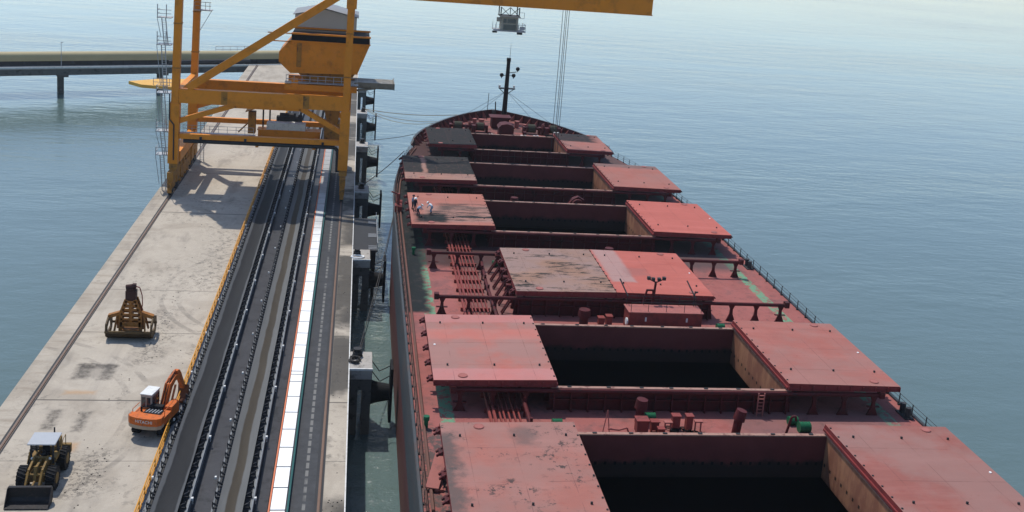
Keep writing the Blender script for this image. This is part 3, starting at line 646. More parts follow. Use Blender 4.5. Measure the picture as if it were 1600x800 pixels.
for hi, q in enumerate(HT):
    a, b, wd = q['a'], q['b'], q['w']
    # --- coaming: four plates with stiffeners and a worn rim
    c = MB(); t_ = 0.05
    c.box(-wd - t_, wd + t_, a - t_, a, DZ, CZ); c.box(-wd - t_, wd + t_, b, b + t_, DZ, CZ)
    for s_ in (-1, 1):
        c.box(min(s_ * wd, s_ * (wd + t_)), max(s_ * wd, s_ * (wd + t_)), a, b, DZ, CZ)
    x = -wd
    while x <= wd + 0.01:
        for yy, e in ((a - t_, -1), (b + t_, 1)):
            yo = yy + e * 0.42
            c.add([(x - 0.06, yy, DZ), (x + 0.06, yy, DZ), (x + 0.06, yy, CZ - 0.1), (x - 0.06, yy, CZ - 0.1), (x - 0.06, yo, DZ), (x + 0.06, yo, DZ), (x + 0.06, yy + e * 0.2, CZ - 0.1), (x - 0.06, yy + e * 0.2, CZ - 0.1)],
                  [(4, 5, 6, 7), (0, 4, 7, 3), (1, 2, 6, 5), (3, 7, 6, 2)])
        x += wd * 2 / 14
    c.box(-wd - 0.3, wd + 0.3, a - 0.30, a - t_ - 0.002, 13.95, 14.05); c.box(-wd - 0.3, wd + 0.3, b + t_ + 0.002, b + 0.30, 13.95, 14.05)
    for k in range(9):
        yy = a + (b - a) * k / 8
        for s_ in (-1, 1):
            x1 = s_ * (wd + t_); x2 = s_ * (wd + 0.5); x3 = s_ * (wd + 0.2)
            c.add([(x1, yy - 0.06, DZ), (x2, yy - 0.06, DZ), (x3, yy - 0.06, CZ - 0.1), (x1, yy - 0.06, CZ - 0.1), (x1, yy + 0.06, DZ), (x2, yy + 0.06, DZ), (x3, yy + 0.06, CZ - 0.1), (x1, yy + 0.06, CZ - 0.1)],
                  [(0, 1, 2, 3), (7, 6, 5, 4), (1, 5, 6, 2)])
    co = c.build("hatch_coaming", OXIDE_D, ship)
    r = MB()
    r.box(-wd - 0.30, wd + 0.30, a - 0.32, a + 0.04, CZ - 0.08, CZ + 0.012); r.box(-wd - 0.30, wd + 0.30, b - 0.04, b + 0.32, CZ - 0.08, CZ + 0.012)
    for s_ in (-1, 1): r.box(min(s_ * (wd - 0.04), s_ * (wd + 0.30)), max(s_ * (wd - 0.04), s_ * (wd + 0.30)), a + 0.042, b - 0.042, CZ - 0.08, CZ + 0.01)
    r.build("rim", RIM, co)
    rr = random.Random(hi)
    for k in range(7):
        x = -wd + (k + 0.5) * 2 * wd / 7 + rr.uniform(-0.3, 0.3)
        for yy in (a - 0.14, b + 0.14): MB().box(x - 0.16, x + 0.16, yy - 0.07, yy + 0.07, CZ + 0.012, CZ + 0.08).build("rim_cleat", DARK, co)
    # --- hold lining
    hl = MB(); Wb = wd + 7.5 if wd > 8 else wd + 3
    zt, z1, z2, z3 = CZ - 0.02, 11.6, 8.0, 1.2
    e = 0.012
    hl.add([(-wd + e, b - e, zt), (wd - e, b - e, zt), (wd - e, b - e, z1), (-wd + e, b - e, z1)], [(0, 1, 2, 3)])
    hl.add([(-wd + e, a + e, zt), (wd - e, a + e, zt), (wd - e, a + e, z1), (-wd + e, a + e, z1)], [(0, 1, 2, 3)])
    for s_ in (-1, 1):
        x = s_ * (wd - e); X2 = s_ * Wb
        hl.add([(x, a + e, zt), (x, b - e, zt), (x, b - e, z1), (x, a + e, z1)], [(0, 1, 2, 3)])
        hl.add([(x, a - 1.6, z1), (x, b + 1.6, z1), (X2, b + 1.6, z2), (X2, a - 1.6, z2)], [(0, 1, 2, 3)])
        hl.add([(X2, a - 1.6, z2), (X2, b + 1.6, z2), (X2, b + 1.6, z3), (X2, a - 1.6, z3)], [(0, 1, 2, 3)])
    for yy, y2 in ((b - e, b + 1.6), (a + e, a - 1.6)):
        hl.add([(-wd, yy, z1), (wd, yy, z1), (wd, y2, z1 - 0.5), (-wd, y2, z1 - 0.5)], [(0, 1, 2, 3)])
        hl.add([(-wd, y2, z1 + 0.0), (wd, y2, z1 + 0.0), (Wb, y2, z2), (Wb, y2, z3), (-Wb, y2, z3), (-Wb, y2, z2)], [(0, 1, 2, 3, 4, 5)])
    hl.add([(-Wb, a - 1.6, z3), (Wb, a - 1.6, z3), (Wb, b + 1.6, z3), (-Wb, b + 1.6, z3)], [(0, 1, 2, 3)])
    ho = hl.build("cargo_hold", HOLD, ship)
    if hi in (3, 4):        # coal still lying in these holds
        cm = MB(); n = 16; rr = random.Random(hi + 50); vs = []
        for j in range(n + 1):
            for i in range(n + 1):
                u, v = i / n, j / n
                z = 6.6 + 1.6 * sin(pi * u) * sin(pi * v) + rr.uniform(-0.25, 0.25)
                vs.append((-wd - 2 + u * (2 * wd + 4), a - 1.3 + v * (b - a + 2.6), z))
        cm.add(vs, [(j * (n + 1) + i, j * (n + 1) + i + 1, (j + 1) * (n + 1) + i + 1, (j + 1) * (n + 1) + i) for j in range(n) for i in range(n)])
        tag(cm.build("coal_heap", COAL, ho), kind="stuff")

# --- side rolling hatch covers
dk = (0.014, 0.017, 0.017)
PINK = (0.40, 0.135, 0.125)
CM = {
 (0, -1): m_cover("cover_speckled_pink", (0.296, 0.113, 0.089), 0.2, speck=0.9, grey=0.45, boxes=[(6.5, 8.1, 58, 68, 0.5, 1.3, 0.8, (0.07, 0.065, 0.06)), (12.2, 13.6, 66.2, 68.6, 0.5, 1.0, 0.6, (0.08, 0.07, 0.065))]),
 (0, 1): m_cover("cover_greyed_pink", (0.240, 0.086, 0.070), 0.15, grey=0.5),
 (1, -1): m_cover("cover_banded_pink", (0.337, 0.113, 0.089), 0.05, grey=0.65, boxes=[(0, 20, 76.4, 78.6, 0.2, 0.2, 0.5, (0.47, 0.19, 0.18)), (0, 20, 84.6, 86.8, 0.3, 0.5, 0.4, (0.46, 0.15, 0.12)), (0, 20, 88.3, 92, 0.2, 0.2, 0.4, (0.46, 0.18, 0.17))]),
 (1, 1): m_cover("cover_dusty_pink", (0.289, 0.102, 0.082), 0.1, grey=0.4),
 (2, -1): m_cover("cover_grey_coal_streaked", (0.249, 0.144, 0.102), 0.1, grey=0.85, streak=0.95, speck=0.5),
 (2, 1): m_cover("cover_clean_salmon", (0.368, 0.104, 0.081), 0.0, boxes=[(27.0, 29.6, 100, 110.5, 0.3, 0.3, 0.75, (0.30, 0.22, 0.20)), (29.2, 31.6, 102.2, 104.6, 0.4, 0.9, 0.4, (0.20, 0.10, 0.09))]),
 (3, -1): m_cover("cover_smeared_pink", (0.321, 0.121, 0.089), 0.1, grey=0.2, boxes=[(9, 18, 119.6, 126.5, 0.5, 0.9, 0.5, (0.24, 0.17, 0.14)), (9.5, 18, 119.6, 124.0, 0.5, 0.6, 1.0, dk, 1), (11, 18, 124.0, 127.5, 0.6, 0.8, 0.8, (0.05, 0.04, 0.035), 1), (7.9, 11.6, 119.2, 122.6, 0.5, 0.7, 1.0, dk), (17, 18, 140, 141, 0.5, 0.9, 0.0, dk)]),
 (3, 1): m_cover("cover_bright_salmon", (0.376, 0.107, 0.084), 0.0),
 (4, -1): m_cover("cover_half_buried_in_dust", (0.273, 0.144, 0.108), 0.1, grey=0.4, speck=0.7, boxes=[(10.75, 19, 143.0, 156, 0.2, 0.45, 0.97, dk), (5, 10.1, 143.4, 156, 0.2, 0.45, 0.96, dk)]),
 (4, 1): m_cover("cover_weathered_pink", (0.296, 0.106, 0.082), 0.2, grey=0.3, boxes=[(36, 47, 151.5, 156, 0.6, 1.0, 0.6, (0.10, 0.09, 0.085))]),
 (5, -1): m_cover("cover_black_with_dust", (0.240, 0.098, 0.077), 0.2, boxes=[(10, 22, 150, 180, 0.4, 0.4, 0.98, dk)]),
 (5, 1): m_cover("cover_half_blackened", (0.289, 0.113, 0.089), 0.2, grey=0.3, boxes=[(33, 40.5, 169.0, 177, 0.8, 1.2, 0.95, dk), (36, 44, 173.2, 177, 0.8, 1.0, 0.4, dk)]),
}
CL = {
 (0, -1): "hatch cover speckled with black coal along its outer edge, nearest on the quay side", (0, 1): "broad greyish pink hatch cover, nearest on the sea side",
 (1, -1): "hatch cover with pale and pink crosswise bands", (1, 1): "evenly dusty pink hatch cover on the sea side",
 (2, -1): "grey hatch cover half streaked with black coal, closed over its hatch", (2, 1): "clean salmon red half of the closed hatch cover",
 (3, -1): "hatch cover with black smears where the workers stand", (3, 1): "bright salmon hatch cover without any coal dust",
 (4, -1): "hatch cover mostly black with dust, pale strip along its near edge", (4, 1): "weathered pink hatch cover with a dark far edge",
 (5, -1): "hatch cover wholly blackened with coal dust, closest to the bow", (5, 1): "hatch cover with a blackened far half, closest to the bow on the sea side",
}
for hi, q in enumerate(HT):
    for s_ in (-1, 1):
        if hi == 2: xi, xo = (0.03, 10.05)
        else: xi, xo = q['w'] - 0.05, q['o']
        X0, X1 = sorted((s_ * xi, s_ * xo)); a, b = q['y0'], q['y1']
        t = MB(); t.mat(0); crown = 0.10
        xm = (X0 + X1) / 2
        zi, ze = (TZ + 0.10, TZ - 0.04) if True else (TZ, TZ)
        zl = ze if s_ < 0 else zi; zr = zi if s_ < 0 else ze
        # crowned top plate with a folded rim
        t.add([(X0, a, zl), (X1, a, zr), (X1, b, zr), (X0, b, zl)], [(0, 1, 2, 3)])
        t.mat(1)
        t.add([(X0, a, zl - 0.001), (X1, a, zr - 0.001), (X1, b, zr - 0.001), (X0, b, zl - 0.001), (X0, a, CZ + 0.13), (X1, a, CZ + 0.13), (X1, b, CZ + 0.13), (X0, b, CZ + 0.13)],
              [(0, 4, 5, 1), (1, 5, 6, 2), (2, 6, 7, 3), (3, 7, 4, 0), (4, 7, 6, 5)])
        n = 9
        for k in range(n + 1):                                       # edge ribs
            x = X0 + (X1 - X0) * k / n; zz = min(zl, zr) - 0.06
            for yy, e in ((a, -1), (b, 1)): t.box(max(X0, x - 0.06), min(X1, x + 0.06), min(yy, yy + e * 0.10), max(yy, yy + e * 0.10), CZ + 0.14, zz)
        t.box(X0 + 0.05, X1 - 0.05, a - 0.06, a - 0.002, CZ + 0.13, CZ + 0.20)
        inner = s_ * xi
        if hi != 2: t.box(min(inner, inner - s_ * 0.12), max(inner, inner - s_ * 0.12), a + 0.02, b - 0.02, CZ + 0.20, CZ + 0.38)   # meeting-edge seal channel
        cv = tag(t.build("hatch_cover", [CM[(hi, s_)], SIDE], ship), CL[(hi, s_)])
        def zt(x): return zl + (zr - zl) * (x - X0) / (X1 - X0)
        # round vents, lugs, cleats
        for (fx, fy) in ((0.8, 0.955), (0.8, 0.06)) if s_ > 0 else ((0.28, 0.95), (0.24, 0.055)):
            x, y = X0 + (X1 - X0) * fx, a + (b - a) * fy; z = zt(x)
            v = MB(); pts = [(x + 0.34 * cos(i * pi / 8), y + 0.34 * sin(i * pi / 8), z + 0.03) for i in range(17)]
            v.tube(pts, 0.05, 6); v.cyl((x, y, z), (x, y, z + 0.07), 0.30, 16)
            v.build("vent_ring", OXIDE_L, cv)
        for fx in (0.13, 0.52, 0.9):
            for fy in (0.2, 0.85):
                x, y = X0 + (X1 - X0) * fx, a + (b - a) * fy; z = zt(x)
                MB().box(x - 0.07, x + 0.07, y - 0.05, y + 0.05, z, z + 0.16).build("lifting_lug", DARK, cv)
        lg = MB()
        for k in range(10):
            y = a + (b - a) * (k + 0.5) / 10; x = inner + s_ * 0.12 if hi != 2 else inner
            lg.box(x - 0.06, x + 0.06, y - 0.05, y + 0.05, zt(x) - 0.01, zt(x) + 0.07)
        tag(lg.build("edge_bolts", DARK, cv), kind="stuff")
        wl = MB()                                                    # small round white drain plugs
        if (hi, s_) in ((0, 1), (1, 1), (2, 1), (3, 1), (1, -1)):
            x, y = X0 + (X1 - X0) * (0.95 if s_ > 0 else 0.05), a + (b - a) * 0.5
            wl.cyl((x, y, zt(x)), (x, y, zt(x) + 0.06), 0.09, 10); wl.build("drain_plug", WHITE, cv)
        # outboard cleat brackets
        xo_ = s_ * xo
        for k in range(5):
            cb = MB()
            y = a + (b - a) * (0.06 + 0.22 * k)
            for dy in (0, 0.55):
                cb.bar((xo_, y + dy, TZ - 0.25), (xo_ + s_ * 0.45, y + dy, TZ - 0.55), 0.16, 0.14)
            cb.box(min(xo_, xo_ + s_ * 0.3), max(xo_, xo_ + s_ * 0.3), y - 0.1, y + 0.65, TZ - 0.5, TZ - 0.3); cb.build("side_cleat", OXIDE_D, cv)
        wh = MB()
        for y in (a + 0.25, b - 0.25):
            for fx in (0.08, 0.9):
                x = X0 + (X1 - X0) * fx; wh.cyl((x - 0.12, y, CZ + 0.12), (x + 0.12, y, CZ + 0.12), 0.2, 12)
        wh.build("wheel", DARK, cv)
    # long struts beside the closed hatch
    if hi == 2:
        for k in range(6):
            st = MB(); y = q['y0'] + 0.8 + k * 2.35
            for dy in (0, 0.5):
                st.bar((-10.1, y + dy, CZ - 0.1), (-11.3, y + dy - 0.5, DZ + 0.02), 0.14, 0.16)
            st.box(-10.6, -10.1, y - 0.1, y + 0.6, CZ - 0.25, CZ + 0.05); st.build("coaming_strut", OXIDE_D, ship)

    # rolling rails on posts
    xo = min(q['o'] - 1.7, 17.75); xi = q['w'] + 0.25
    posts = [xo - 0.45, xo - 3.05, xo - 5.65] if q['w'] > 8 else [xo - 0.4, xo - 3.2]
    for yy in (q['y0'] + 0.06, q['y1'] - 0.06):
        spans = [(-xo, xo)] if yy < q['y0'] + 1 and hi != 5 else [(-xo, -xi), (xi, xo)]
        ros = []
        for x0_, x1_ in spans:
            r_ = MB(); r_.cyl((x0_, yy, CZ - 0.20), (x1_, yy, CZ - 0.20), 0.19, 8)
            for s_ in (-1, 1):
                if (s_ < 0 and x0_ < 0) or (s_ > 0 and x1_ > 0): r_.box(min(s_ * (xo - 0.1), s_ * (xo + 0.35)), max(s_ * (xo - 0.1), s_ * (xo + 0.35)), yy - 0.3, yy + 0.3, CZ - 0.42, CZ + 0.16)
            ros.append(r_.build("cover_rail", OXIDE_D, ship, smooth=False))
        for s_ in (-1, 1):
            ro = ros[0] if s_ < 0 else ros[-1]
            for k, px in enumerate(posts):
                x = s_ * px; p_ = MB()
                prof = [(0.5, 0.0), (0.42, 0.12), (0.16, 0.75), (0.14, 1.25), (0.30, 1.62), (0.5, 1.76)]
                poly = [(x - u, DZ + v) for u, v in prof] + [(x + u, DZ + v) for u, v in reversed(prof)]
                p_.prism(poly, 'y', yy - 0.08, yy + 0.08)
                if k == 0: p_.box(x - 0.55, x + 0.55, yy - 0.12, yy + 0.12, DZ + 0.72, DZ + 0.80)
                p_.build("support", OXIDE_D, ro)

# --- deck pipes on the quay side, with clips
pm = MB()
for k, x in enumerate((-15.0, -14.65, -14.2, -13.9, -13.5, -13.1, -12.7)):
    pm.cyl((x, 40, DZ + 0.42 + 0.05 * (k % 2)), (x, 161, DZ + 0.42 + 0.05 * (k % 2)), 0.13 if k < 2 else 0.08, 6)
for i in range(45): pm.box(-15.3, -12.4, 41 + i * 2.7, 41.2 + i * 2.7, DZ + 0.003, DZ + 0.36)
pm.build("deck_pipes", OXIDE, ship)
pm = MB()
pm.tube([(-12.2, 40, DZ + 1.0), (-12.2, 104, DZ + 1.0), (-11.9, 112, DZ + 1.0)], 0.16, 8)
for y in (97.6, 101, 104, 107, 75.5, 72): pm.cyl((-12.2, y, DZ), (-12.2, y, DZ + 1.0), 0.09, 6); pm.cyl((-12.2, y + 0.4, DZ + 0.4), (-12.2, y + 0.4, DZ + 1.5), 0.12, 6)
pm.build("fire_main", OXIDE_D, ship)

# --- side rails, stanchions and foot plates
for side in (-1, 1):
    r = MB(); yy = [62 + i * 4 for i in range(28)]
    for z in (0.4, 0.72, 1.05): r.tube([(side * (hb(y) - 0.22), y, DZ + z) for y in yy], 0.022, 5)
    if side < 0: r.tube([(side * (hb(y) - 0.75), y, DZ + 0.16) for y in yy], 0.12, 6); r.tube([(side * (hb(y) - 0.42), y, DZ + 0.10) for y in yy], 0.09, 6)
    r.build("deck_rail", plain("brown_rail_paint", (0.13, 0.065, 0.05), 0.8, 0.3, 1.0) if side < 0 else DARK, ship)
    sm = None
    for i in range(50):
        y = 63 + i * 2.2
        x = side * (hb(y) - 0.22)
        if sm is None:
            b = MB(); b.cyl((0, 0, DZ), (0, 0, DZ + 1.08), 0.05, 5); b.box(-0.09, 0.09, -0.09, 0.09, DZ, DZ + 0.12); sm = b.build("stanchion", DARK, ship); s1 = sm
        else: s1 = copy_of(sm, ship)
        s1.location = (x, y, 0)

# --- bulwark round the bow with stays
by = [171.5 + i * 2.5 for i in range(10)] + [196, 198.0, 199.6, 200.7, 201.3, 201.75]
for side in (-1, 1):
    bw = MB()
    for y0_, y1_ in zip(by, by[1:]):
        x0_, x1_ = side * hb(y0_), side * hb(y1_)
        H0, H1 = (1.45 * min(1, (y0_ - 170) / 5), 1.45 * min(1, (y1_ - 170) / 5)); g = 1.025
        bw.mat(1).add([(x0_, y0_, DZ - 0.1), (x1_, y1_, DZ - 0.1), (x1_ * g, y1_ + 0.1, DZ + H1), (x0_ * g, y0_ + 0.1, DZ + H0)], [(0, 1, 2, 3)])
        e0, e1 = side * min(0.06, abs(x0_) * 0.3), side * min(0.06, abs(x1_) * 0.3)
        bw.mat(0).add([(x0_ + e0, y0_ + 0.04, DZ - 0.1), (x1_ + e1, y1_ + 0.04, DZ - 0.1), (x1_ * g + e1, y1_ + 0.14, DZ + H1), (x0_ * g + e0, y0_ + 0.14, DZ + H0)], [(0, 1, 2, 3)])
        bw.mat(0).add([(x0_ * g + 2 * e0, y0_ + 0.16, DZ + H0 + 0.004), (x1_ * g + 2 * e1, y1_ + 0.16, DZ + H1 + 0.004), (x1_ * g - side * 0.2, y1_ - 0.05, DZ + H1 + 0.004), (x0_ * g - side * 0.2, y0_ - 0.05, DZ + H0 + 0.004)], [(0, 1, 2, 3)])
    bw.build("bulwark", [HULLB, OXIDE_D], ship)
for side in (-1, 1):
    for i in range(18):
        y = 173 + i * 1.6
        x = side * hb(y); xi = x - side * min(0.9, abs(x) * 0.5)
        b = MB(); b.add([(x, y - 0.08, DZ), (xi, y - 0.58, DZ), (x * 1.024, y + 0.02, DZ + 1.4), (x, y + 0.10, DZ), (xi, y - 0.40, DZ), (x * 1.024, y + 0.16, DZ + 1.4)], [(0, 1, 2), (3, 5, 4), (1, 4, 5, 2), (0, 3, 4, 1)])
        b.build("bulwark_stay", OXIDE_L, ship)

b = MB(); rr = random.Random(77)                                # rope flakes and rags round the sounding boxes
for k in range(9):
    x, y = rr.uniform(-1.0, 1.4), rr.uniform(72.6, 73.8); b.tube([(x + 0.35 * cos(i * 0.7), y + 0.25 * sin(i * 0.7), DZ + 0.05 + 0.02 * i) for i in range(9)], 0.05, 5)
b.build("rope_flake", COAL, ship)
b = MB()
for k in range(5):
    y = 141 + k * 0.0; b.tube([(-8.5 + 3.4 * k, 135.0, DZ + 0.25), (-7.0 + 3.4 * k, 135.4, DZ + 0.22), (-5.6 + 3.4 * k, 134.9, DZ + 0.25)], 0.09, 5)
b.build("deck_hose", OXIDE_L, ship)

MB().box(-0.28, 0.28, 201.2, 202.0, 12.8, 14.45).build("stem_post", HULLB, ship)

# --- bow gear
DRUMR = plain("mooring_rope_on_drum", (0.05, 0.05, 0.035), 0.9, 0.3, 3.0)
def windlass(x, y):
    b = MB()
    b.cyl((x - 3.2, y, DZ + 1.0), (x + 3.2, y, DZ + 1.0), 0.28, 12)
    for dx, r, wd_ in ((-2.7, 0.8, 0.2), (-1.2, 0.8, 0.2), (0.2, 1.0, 0.35), (1.4, 0.8, 0.2), (2.8, 0.8, 0.2)): b.cyl((x + dx - wd_ / 2, y, DZ + 1.0), (x + dx + wd_ / 2, y, DZ + 1.0), r, 16)
    for dx in (-3.3, -0.4, 3.3): b.box(x + dx - 0.2, x + dx + 0.2, y - 0.6, y + 0.6, DZ, DZ + 1.3)
    b.box(x + 0.5, x + 1.2, y - 1.3, y - 0.2, DZ, DZ + 1.4)
    w_ = b.build("windlass", OXIDE_D, ship)
    r = MB(); r.cyl((x - 2.6, y, DZ + 1.0), (x - 1.3, y, DZ + 1.0), 0.78, 14); r.build("rope_drum", DRUMR, w_); r = MB(); r.cyl((x + 1.5, y, DZ + 1.0), (x + 2.7, y, DZ + 1.0), 0.75, 14)
    r.build("rope_drum", DRUMR, w_)
windlass(-6.3, 186.2); windlass(7.2, 186.8)
b = MB()                                                            # mast house and platform
b.box(-1.6, 1.6, 190.2, 192.6, DZ, DZ + 2.0); b.box(-2.0, 2.0, 189.8, 193.0, DZ + 2.0, DZ + 2.15)
b.build("mast_house", OXIDE_D, ship); b = MB(); b.box(-1.2, 1.4, 182.2, 184.6, DZ, DZ + 1.7); b.prism([(-1.4, DZ + 1.7), (1.6, DZ + 1.7), (1.1, DZ + 2.3), (0.1, DZ + 2.5), (-0.9, DZ + 2.3)], 'y', 182.0, 184.8)
b.build("windlass_house", OXIDE_D, ship)
b = MB()
b.box(-6.6, -2.2, 178.2, 178.7, DZ + 0.8, DZ + 1.0); b.box(2.6, 7.4, 178.4, 178.9, DZ + 0.8, DZ + 1.0)
for x in (-6.4, -4.4, -2.4, 2.8, 5, 7.2): b.box(x - 0.08, x + 0.08, 178.4, 178.6, DZ, DZ + 0.8)
b.build("bow_bench", OXIDE_L, ship)
for (x, y, s_) in ((-3.5, 190.8, 0.8), (3.3, 191.6, 0.7), (-4.5, 193, 0.6), (4.6, 189.6, 0.6), (-9, 183, 0.5), (9.4, 183.4, 0.5), (-2.9, 182.6, 0.45), (3.6, 183.6, 0.5), (0.2, 196, 0.6), (-5.4, 189.6, 0.5), (6.0, 191.0, 0.4)):
    b = MB(); b.cyl((x, y, DZ), (x, y, DZ + 1.5 * s_), 0.45 * s_ + 0.1, 10); b.cyl((x, y, DZ + 1.5 * s_), (x, y, DZ + 1.9 * s_), 0.7 * s_, 10); b.build("bow_vent", OXIDE_L if s_ > 0.5 else OXIDE_D, ship)
b = MB()
for (x, y) in ((-10.9, 181.5), (-10.2, 183.0), (-3.0, 180.6), (2.9, 180.8), (9.6, 184.9), (10.6, 183.2), (-8.0, 186.6), (5.2, 181)):
    b = MB(); b.box(x - .55, x + .65, y - .3, y + .3, DZ, DZ + 0.1); b.cyl((x - .25, y, DZ), (x - .25, y, DZ + 0.9), 0.22, 10); b.cyl((x + .35, y, DZ), (x + .35, y, DZ + 0.9), 0.22, 10); b.build("mooring_bitts", WHITED, ship, smooth=True)
b = MB(); rr = random.Random(5)
for side in (-1, 1):
    for k in range(4):
        y = 180.5 + k * 1.1; b.cyl((side * 7.5, y, DZ + 0.2 + 0.08 * k), (side * 12.0 + rr.uniform(-1, 0), y - 0.5, DZ + 0.25), 0.20, 6)
b.build("coiled_ropes", COAL, ship)
# mast with lamps
mt = MB(); mt.cyl((1.6, 197.6, DZ), (1.72, 197.6, 24.6), 0.52, 14, 0.34); mt.cyl((1.72, 197.6, 24.6), (1.72, 197.6, 25.3), 0.42, 12); mt.cyl((1.9, 197.6, 25.3), (1.95, 197.6, 28.2), 0.045, 5, 0.02)
mt.box(0.2, 3.3, 197.0, 198.2, 19.35, 19.5); mt.bar((0.3, 197.6, 19.4), (1.6, 197.6, 18.2), 0.12); mt.bar((3.2, 197.6, 19.4), (1.7, 197.6, 18.2), 0.12)
mt.bar((1.7, 197.6, 22.4), (3.4, 197.6, 22.7), 0.12); mt.bar((0.7, 197.6, 21.9), (2.7, 197.6, 21.9), 0.1)
mo = mt.build("foremast", MASTP, ship, smooth=True)
for (x, z) in ((0.55, 22.0), (2.85, 22.0), (3.55, 23.3)):
    b = MB(); b.sphere((x, 197.4, z), 0.40, 10, 6); b.cyl((x, 197.5, z - 0.6), (x, 197.5, z), 0.1, 6); b.build("mast_lamp", MASTP, mo, smooth=True)
b = MB()
for (x, z) in ((0.3, 19.5), (3.1, 19.5)): b.cyl((x, 197.4, z), (x, 197.4, z + 0.55), 0.2, 8)
b.build("side_lamp", WHITED, mo)
b = MB()
for (x, y) in ((-7, 193), (-4, 196), (9.5, 190.5), (6.5, 193.5)): b.cyl((1.7, 197.6, 18.9), (x, y, DZ + 1.4), 0.03, 4)
b.build("mast_stay", DARK, mo)
b = MB(); b.cyl((-1.6, 198.5, DZ), (-1.5, 198.5, 18.2), 0.06, 6); b.cyl((0.1, 198.5, DZ), (-0.1, 198.5, 16.6), 0.12, 6); b.build("jackstaff", DARK, ship)

# --- deck house with railing and light mast, forward of the second open hatch
b = MB(); b.box(0.55, 7.85, 93.4, 95.4, DZ, DZ + 1.95)
dh = b.build("deck_house", OXIDE, ship, bevel=0.03)
b = MB(); b.box(0.45, 7.95, 93.3, 95.5, DZ + 1.95, DZ + 2.03); b.build("roof", OXIDE_L, dh)
b = MB()
for x in (0.7, 2.4, 4.2, 6.0, 7.7):
    for y in (93.5, 95.3): b.cyl((x, y, DZ + 2.03), (x, y, DZ + 2.95), 0.03, 5)
for y in (93.5, 95.3): b.cyl((0.7, y, DZ + 2.95), (7.7, y, DZ + 2.95), 0.03, 5)
b.bar((0.75, 95.3, DZ + 2.9), (0.3, 97.2, DZ + 4.0), 0.1); b.bar((7.6, 95.3, DZ + 2.9), (7.2, 97.2, DZ + 4.0), 0.1)
b.cyl((7.5, 95.3, DZ + 2.0), (7.5, 95.3, DZ + 3.6), 0.05, 6); b.cyl((7.5, 95.3, DZ + 3.5), (7.8, 95.3, DZ + 3.5), 0.08, 6)
b.build("railing", DARK, dh)
b = MB()
for x in (2.2, 6.3): b.box(x - 0.08, x + 0.08, 93.32, 93.39, DZ + 1.1, DZ + 1.5)
b.build("light_fitting", WHITED, dh)
b = MB(); b.cyl((0.45, 93.6, DZ + 1.0), (0.3, 93.6, DZ + 1.0), 0.35, 12); b.build("lifebuoy", WHITED, dh)
b = MB(); mx, my = 3.3, 96.1
b.bar((mx - 0.8, my, DZ + 1.6), (mx - 0.45, my, DZ + 3.3), 0.16); b.bar((mx + 0.25, my, DZ + 1.6), (mx + 0.2, my, DZ + 3.3), 0.2); b.bar((mx - 0.5, my, DZ + 3.3), (mx + 0.25, my, DZ + 3.3), 0.16)
b.cyl((mx + 0.22, my, DZ), (mx + 0.35, my, DZ + 4.2), 0.12, 8); b.bar((mx + 0.35, my, DZ + 4.1), (mx - 0.35, my, DZ + 4.45), 0.09); b.bar((mx + 0.35, my, DZ + 4.1), (mx + 1.1, my, DZ + 4.45), 0.09)
lm = b.build("light_mast", OXIDE_D, ship)
for dx, dz in ((-0.4, 4.5), (0.05, 4.4), (0.65, 4.4), (1.15, 4.5)):
    b = MB(); b.box(mx + dx - 0.15, mx + dx + 0.15, my - 0.2, my + 0.15, DZ + dz - 0.1, DZ + dz + 0.2); b.build("floodlight", DARK, lm)

# --- vents and boxes welded to the cross decks
def mushroom(x, y, hgt=1.6, r=0.45, tilt=0.0):
    b = MB(); b.cyl((x, y, DZ), (x + tilt * 0.4, y, DZ + hgt * 0.65), r * 0.8, 12); b.cyl((x + tilt * 0.4, y, DZ + hgt * 0.6), (x + tilt, y, DZ + hgt), r * 1.15, 14, r); b.build("vent", OXIDE_D, ship, smooth=True)
mushroom(-3.6, 94.6, 1.7, 0.55); mushroom(-3.1, 74.9, 1.9, 0.45, 0.1); mushroom(4.2, 73.0, 2.0, 0.42, 0.3); mushroom(-4.8, 136.0, 1.5, 0.5); mushroom(3.5, 115, 1.5, 0.5)
b = MB()
for (x, y, w_, d_, h_) in ((-3.5, 72.8, 0.9, 0.8, 1.25), (-2.35, 73.2, 0.6, 0.5, 0.9), (-2.05, 72.4, 0.45, 0.4, 0.7), (-0.55, 73.6, 0.6, 0.5, 1.2), (0.45, 73.4, 0.5, 0.5, 1.3), (-1.9, 94.6, 0.55, 0.6, 0.9), (-1.1, 94.7, 0.55, 0.6, 1.05)):
    b = MB(); b.box(x - w_ / 2, x + w_ / 2, y - d_ / 2, y + d_ / 2, DZ + 0.25, DZ + h_); b.box(x - w_ / 2 - .06, x + w_ / 2 + .06, y - d_ / 2 - .06, y + d_ / 2 + .06, DZ + h_, DZ + h_ + 0.08)
    for sx in (-1, 1): b.box(x + sx * w_ * 0.4 - 0.05, x + sx * w_ * 0.4 + 0.05, y - 0.15, y + 0.15, DZ, DZ + 0.27)
    b.build("sounding_box", OXIDE, ship)
for (x, y) in ((-1.50, 73.2), (1.0, 73.4)):
    b = MB()
    for dx in (0, 0.45): b.box(x + dx - 0.05, x + dx + 0.05, y - 0.05, y + 0.05, DZ, DZ + 0.82)
    b.box(x - 0.1, x + 0.55, y - 0.2, y + 0.2, DZ + 0.8, DZ + 0.9); b.build("goal_post", OXIDE_L, ship)
b = MB()
b.tube([(8.4, 73.1, DZ), (8.7, 73.1, DZ + 1.4), (9.0, 73.1, DZ + 1.5), (9.1, 73.1, DZ + 1.1)], 0.1); b.build("bent_pipe", OXIDE_D, ship); b = MB()
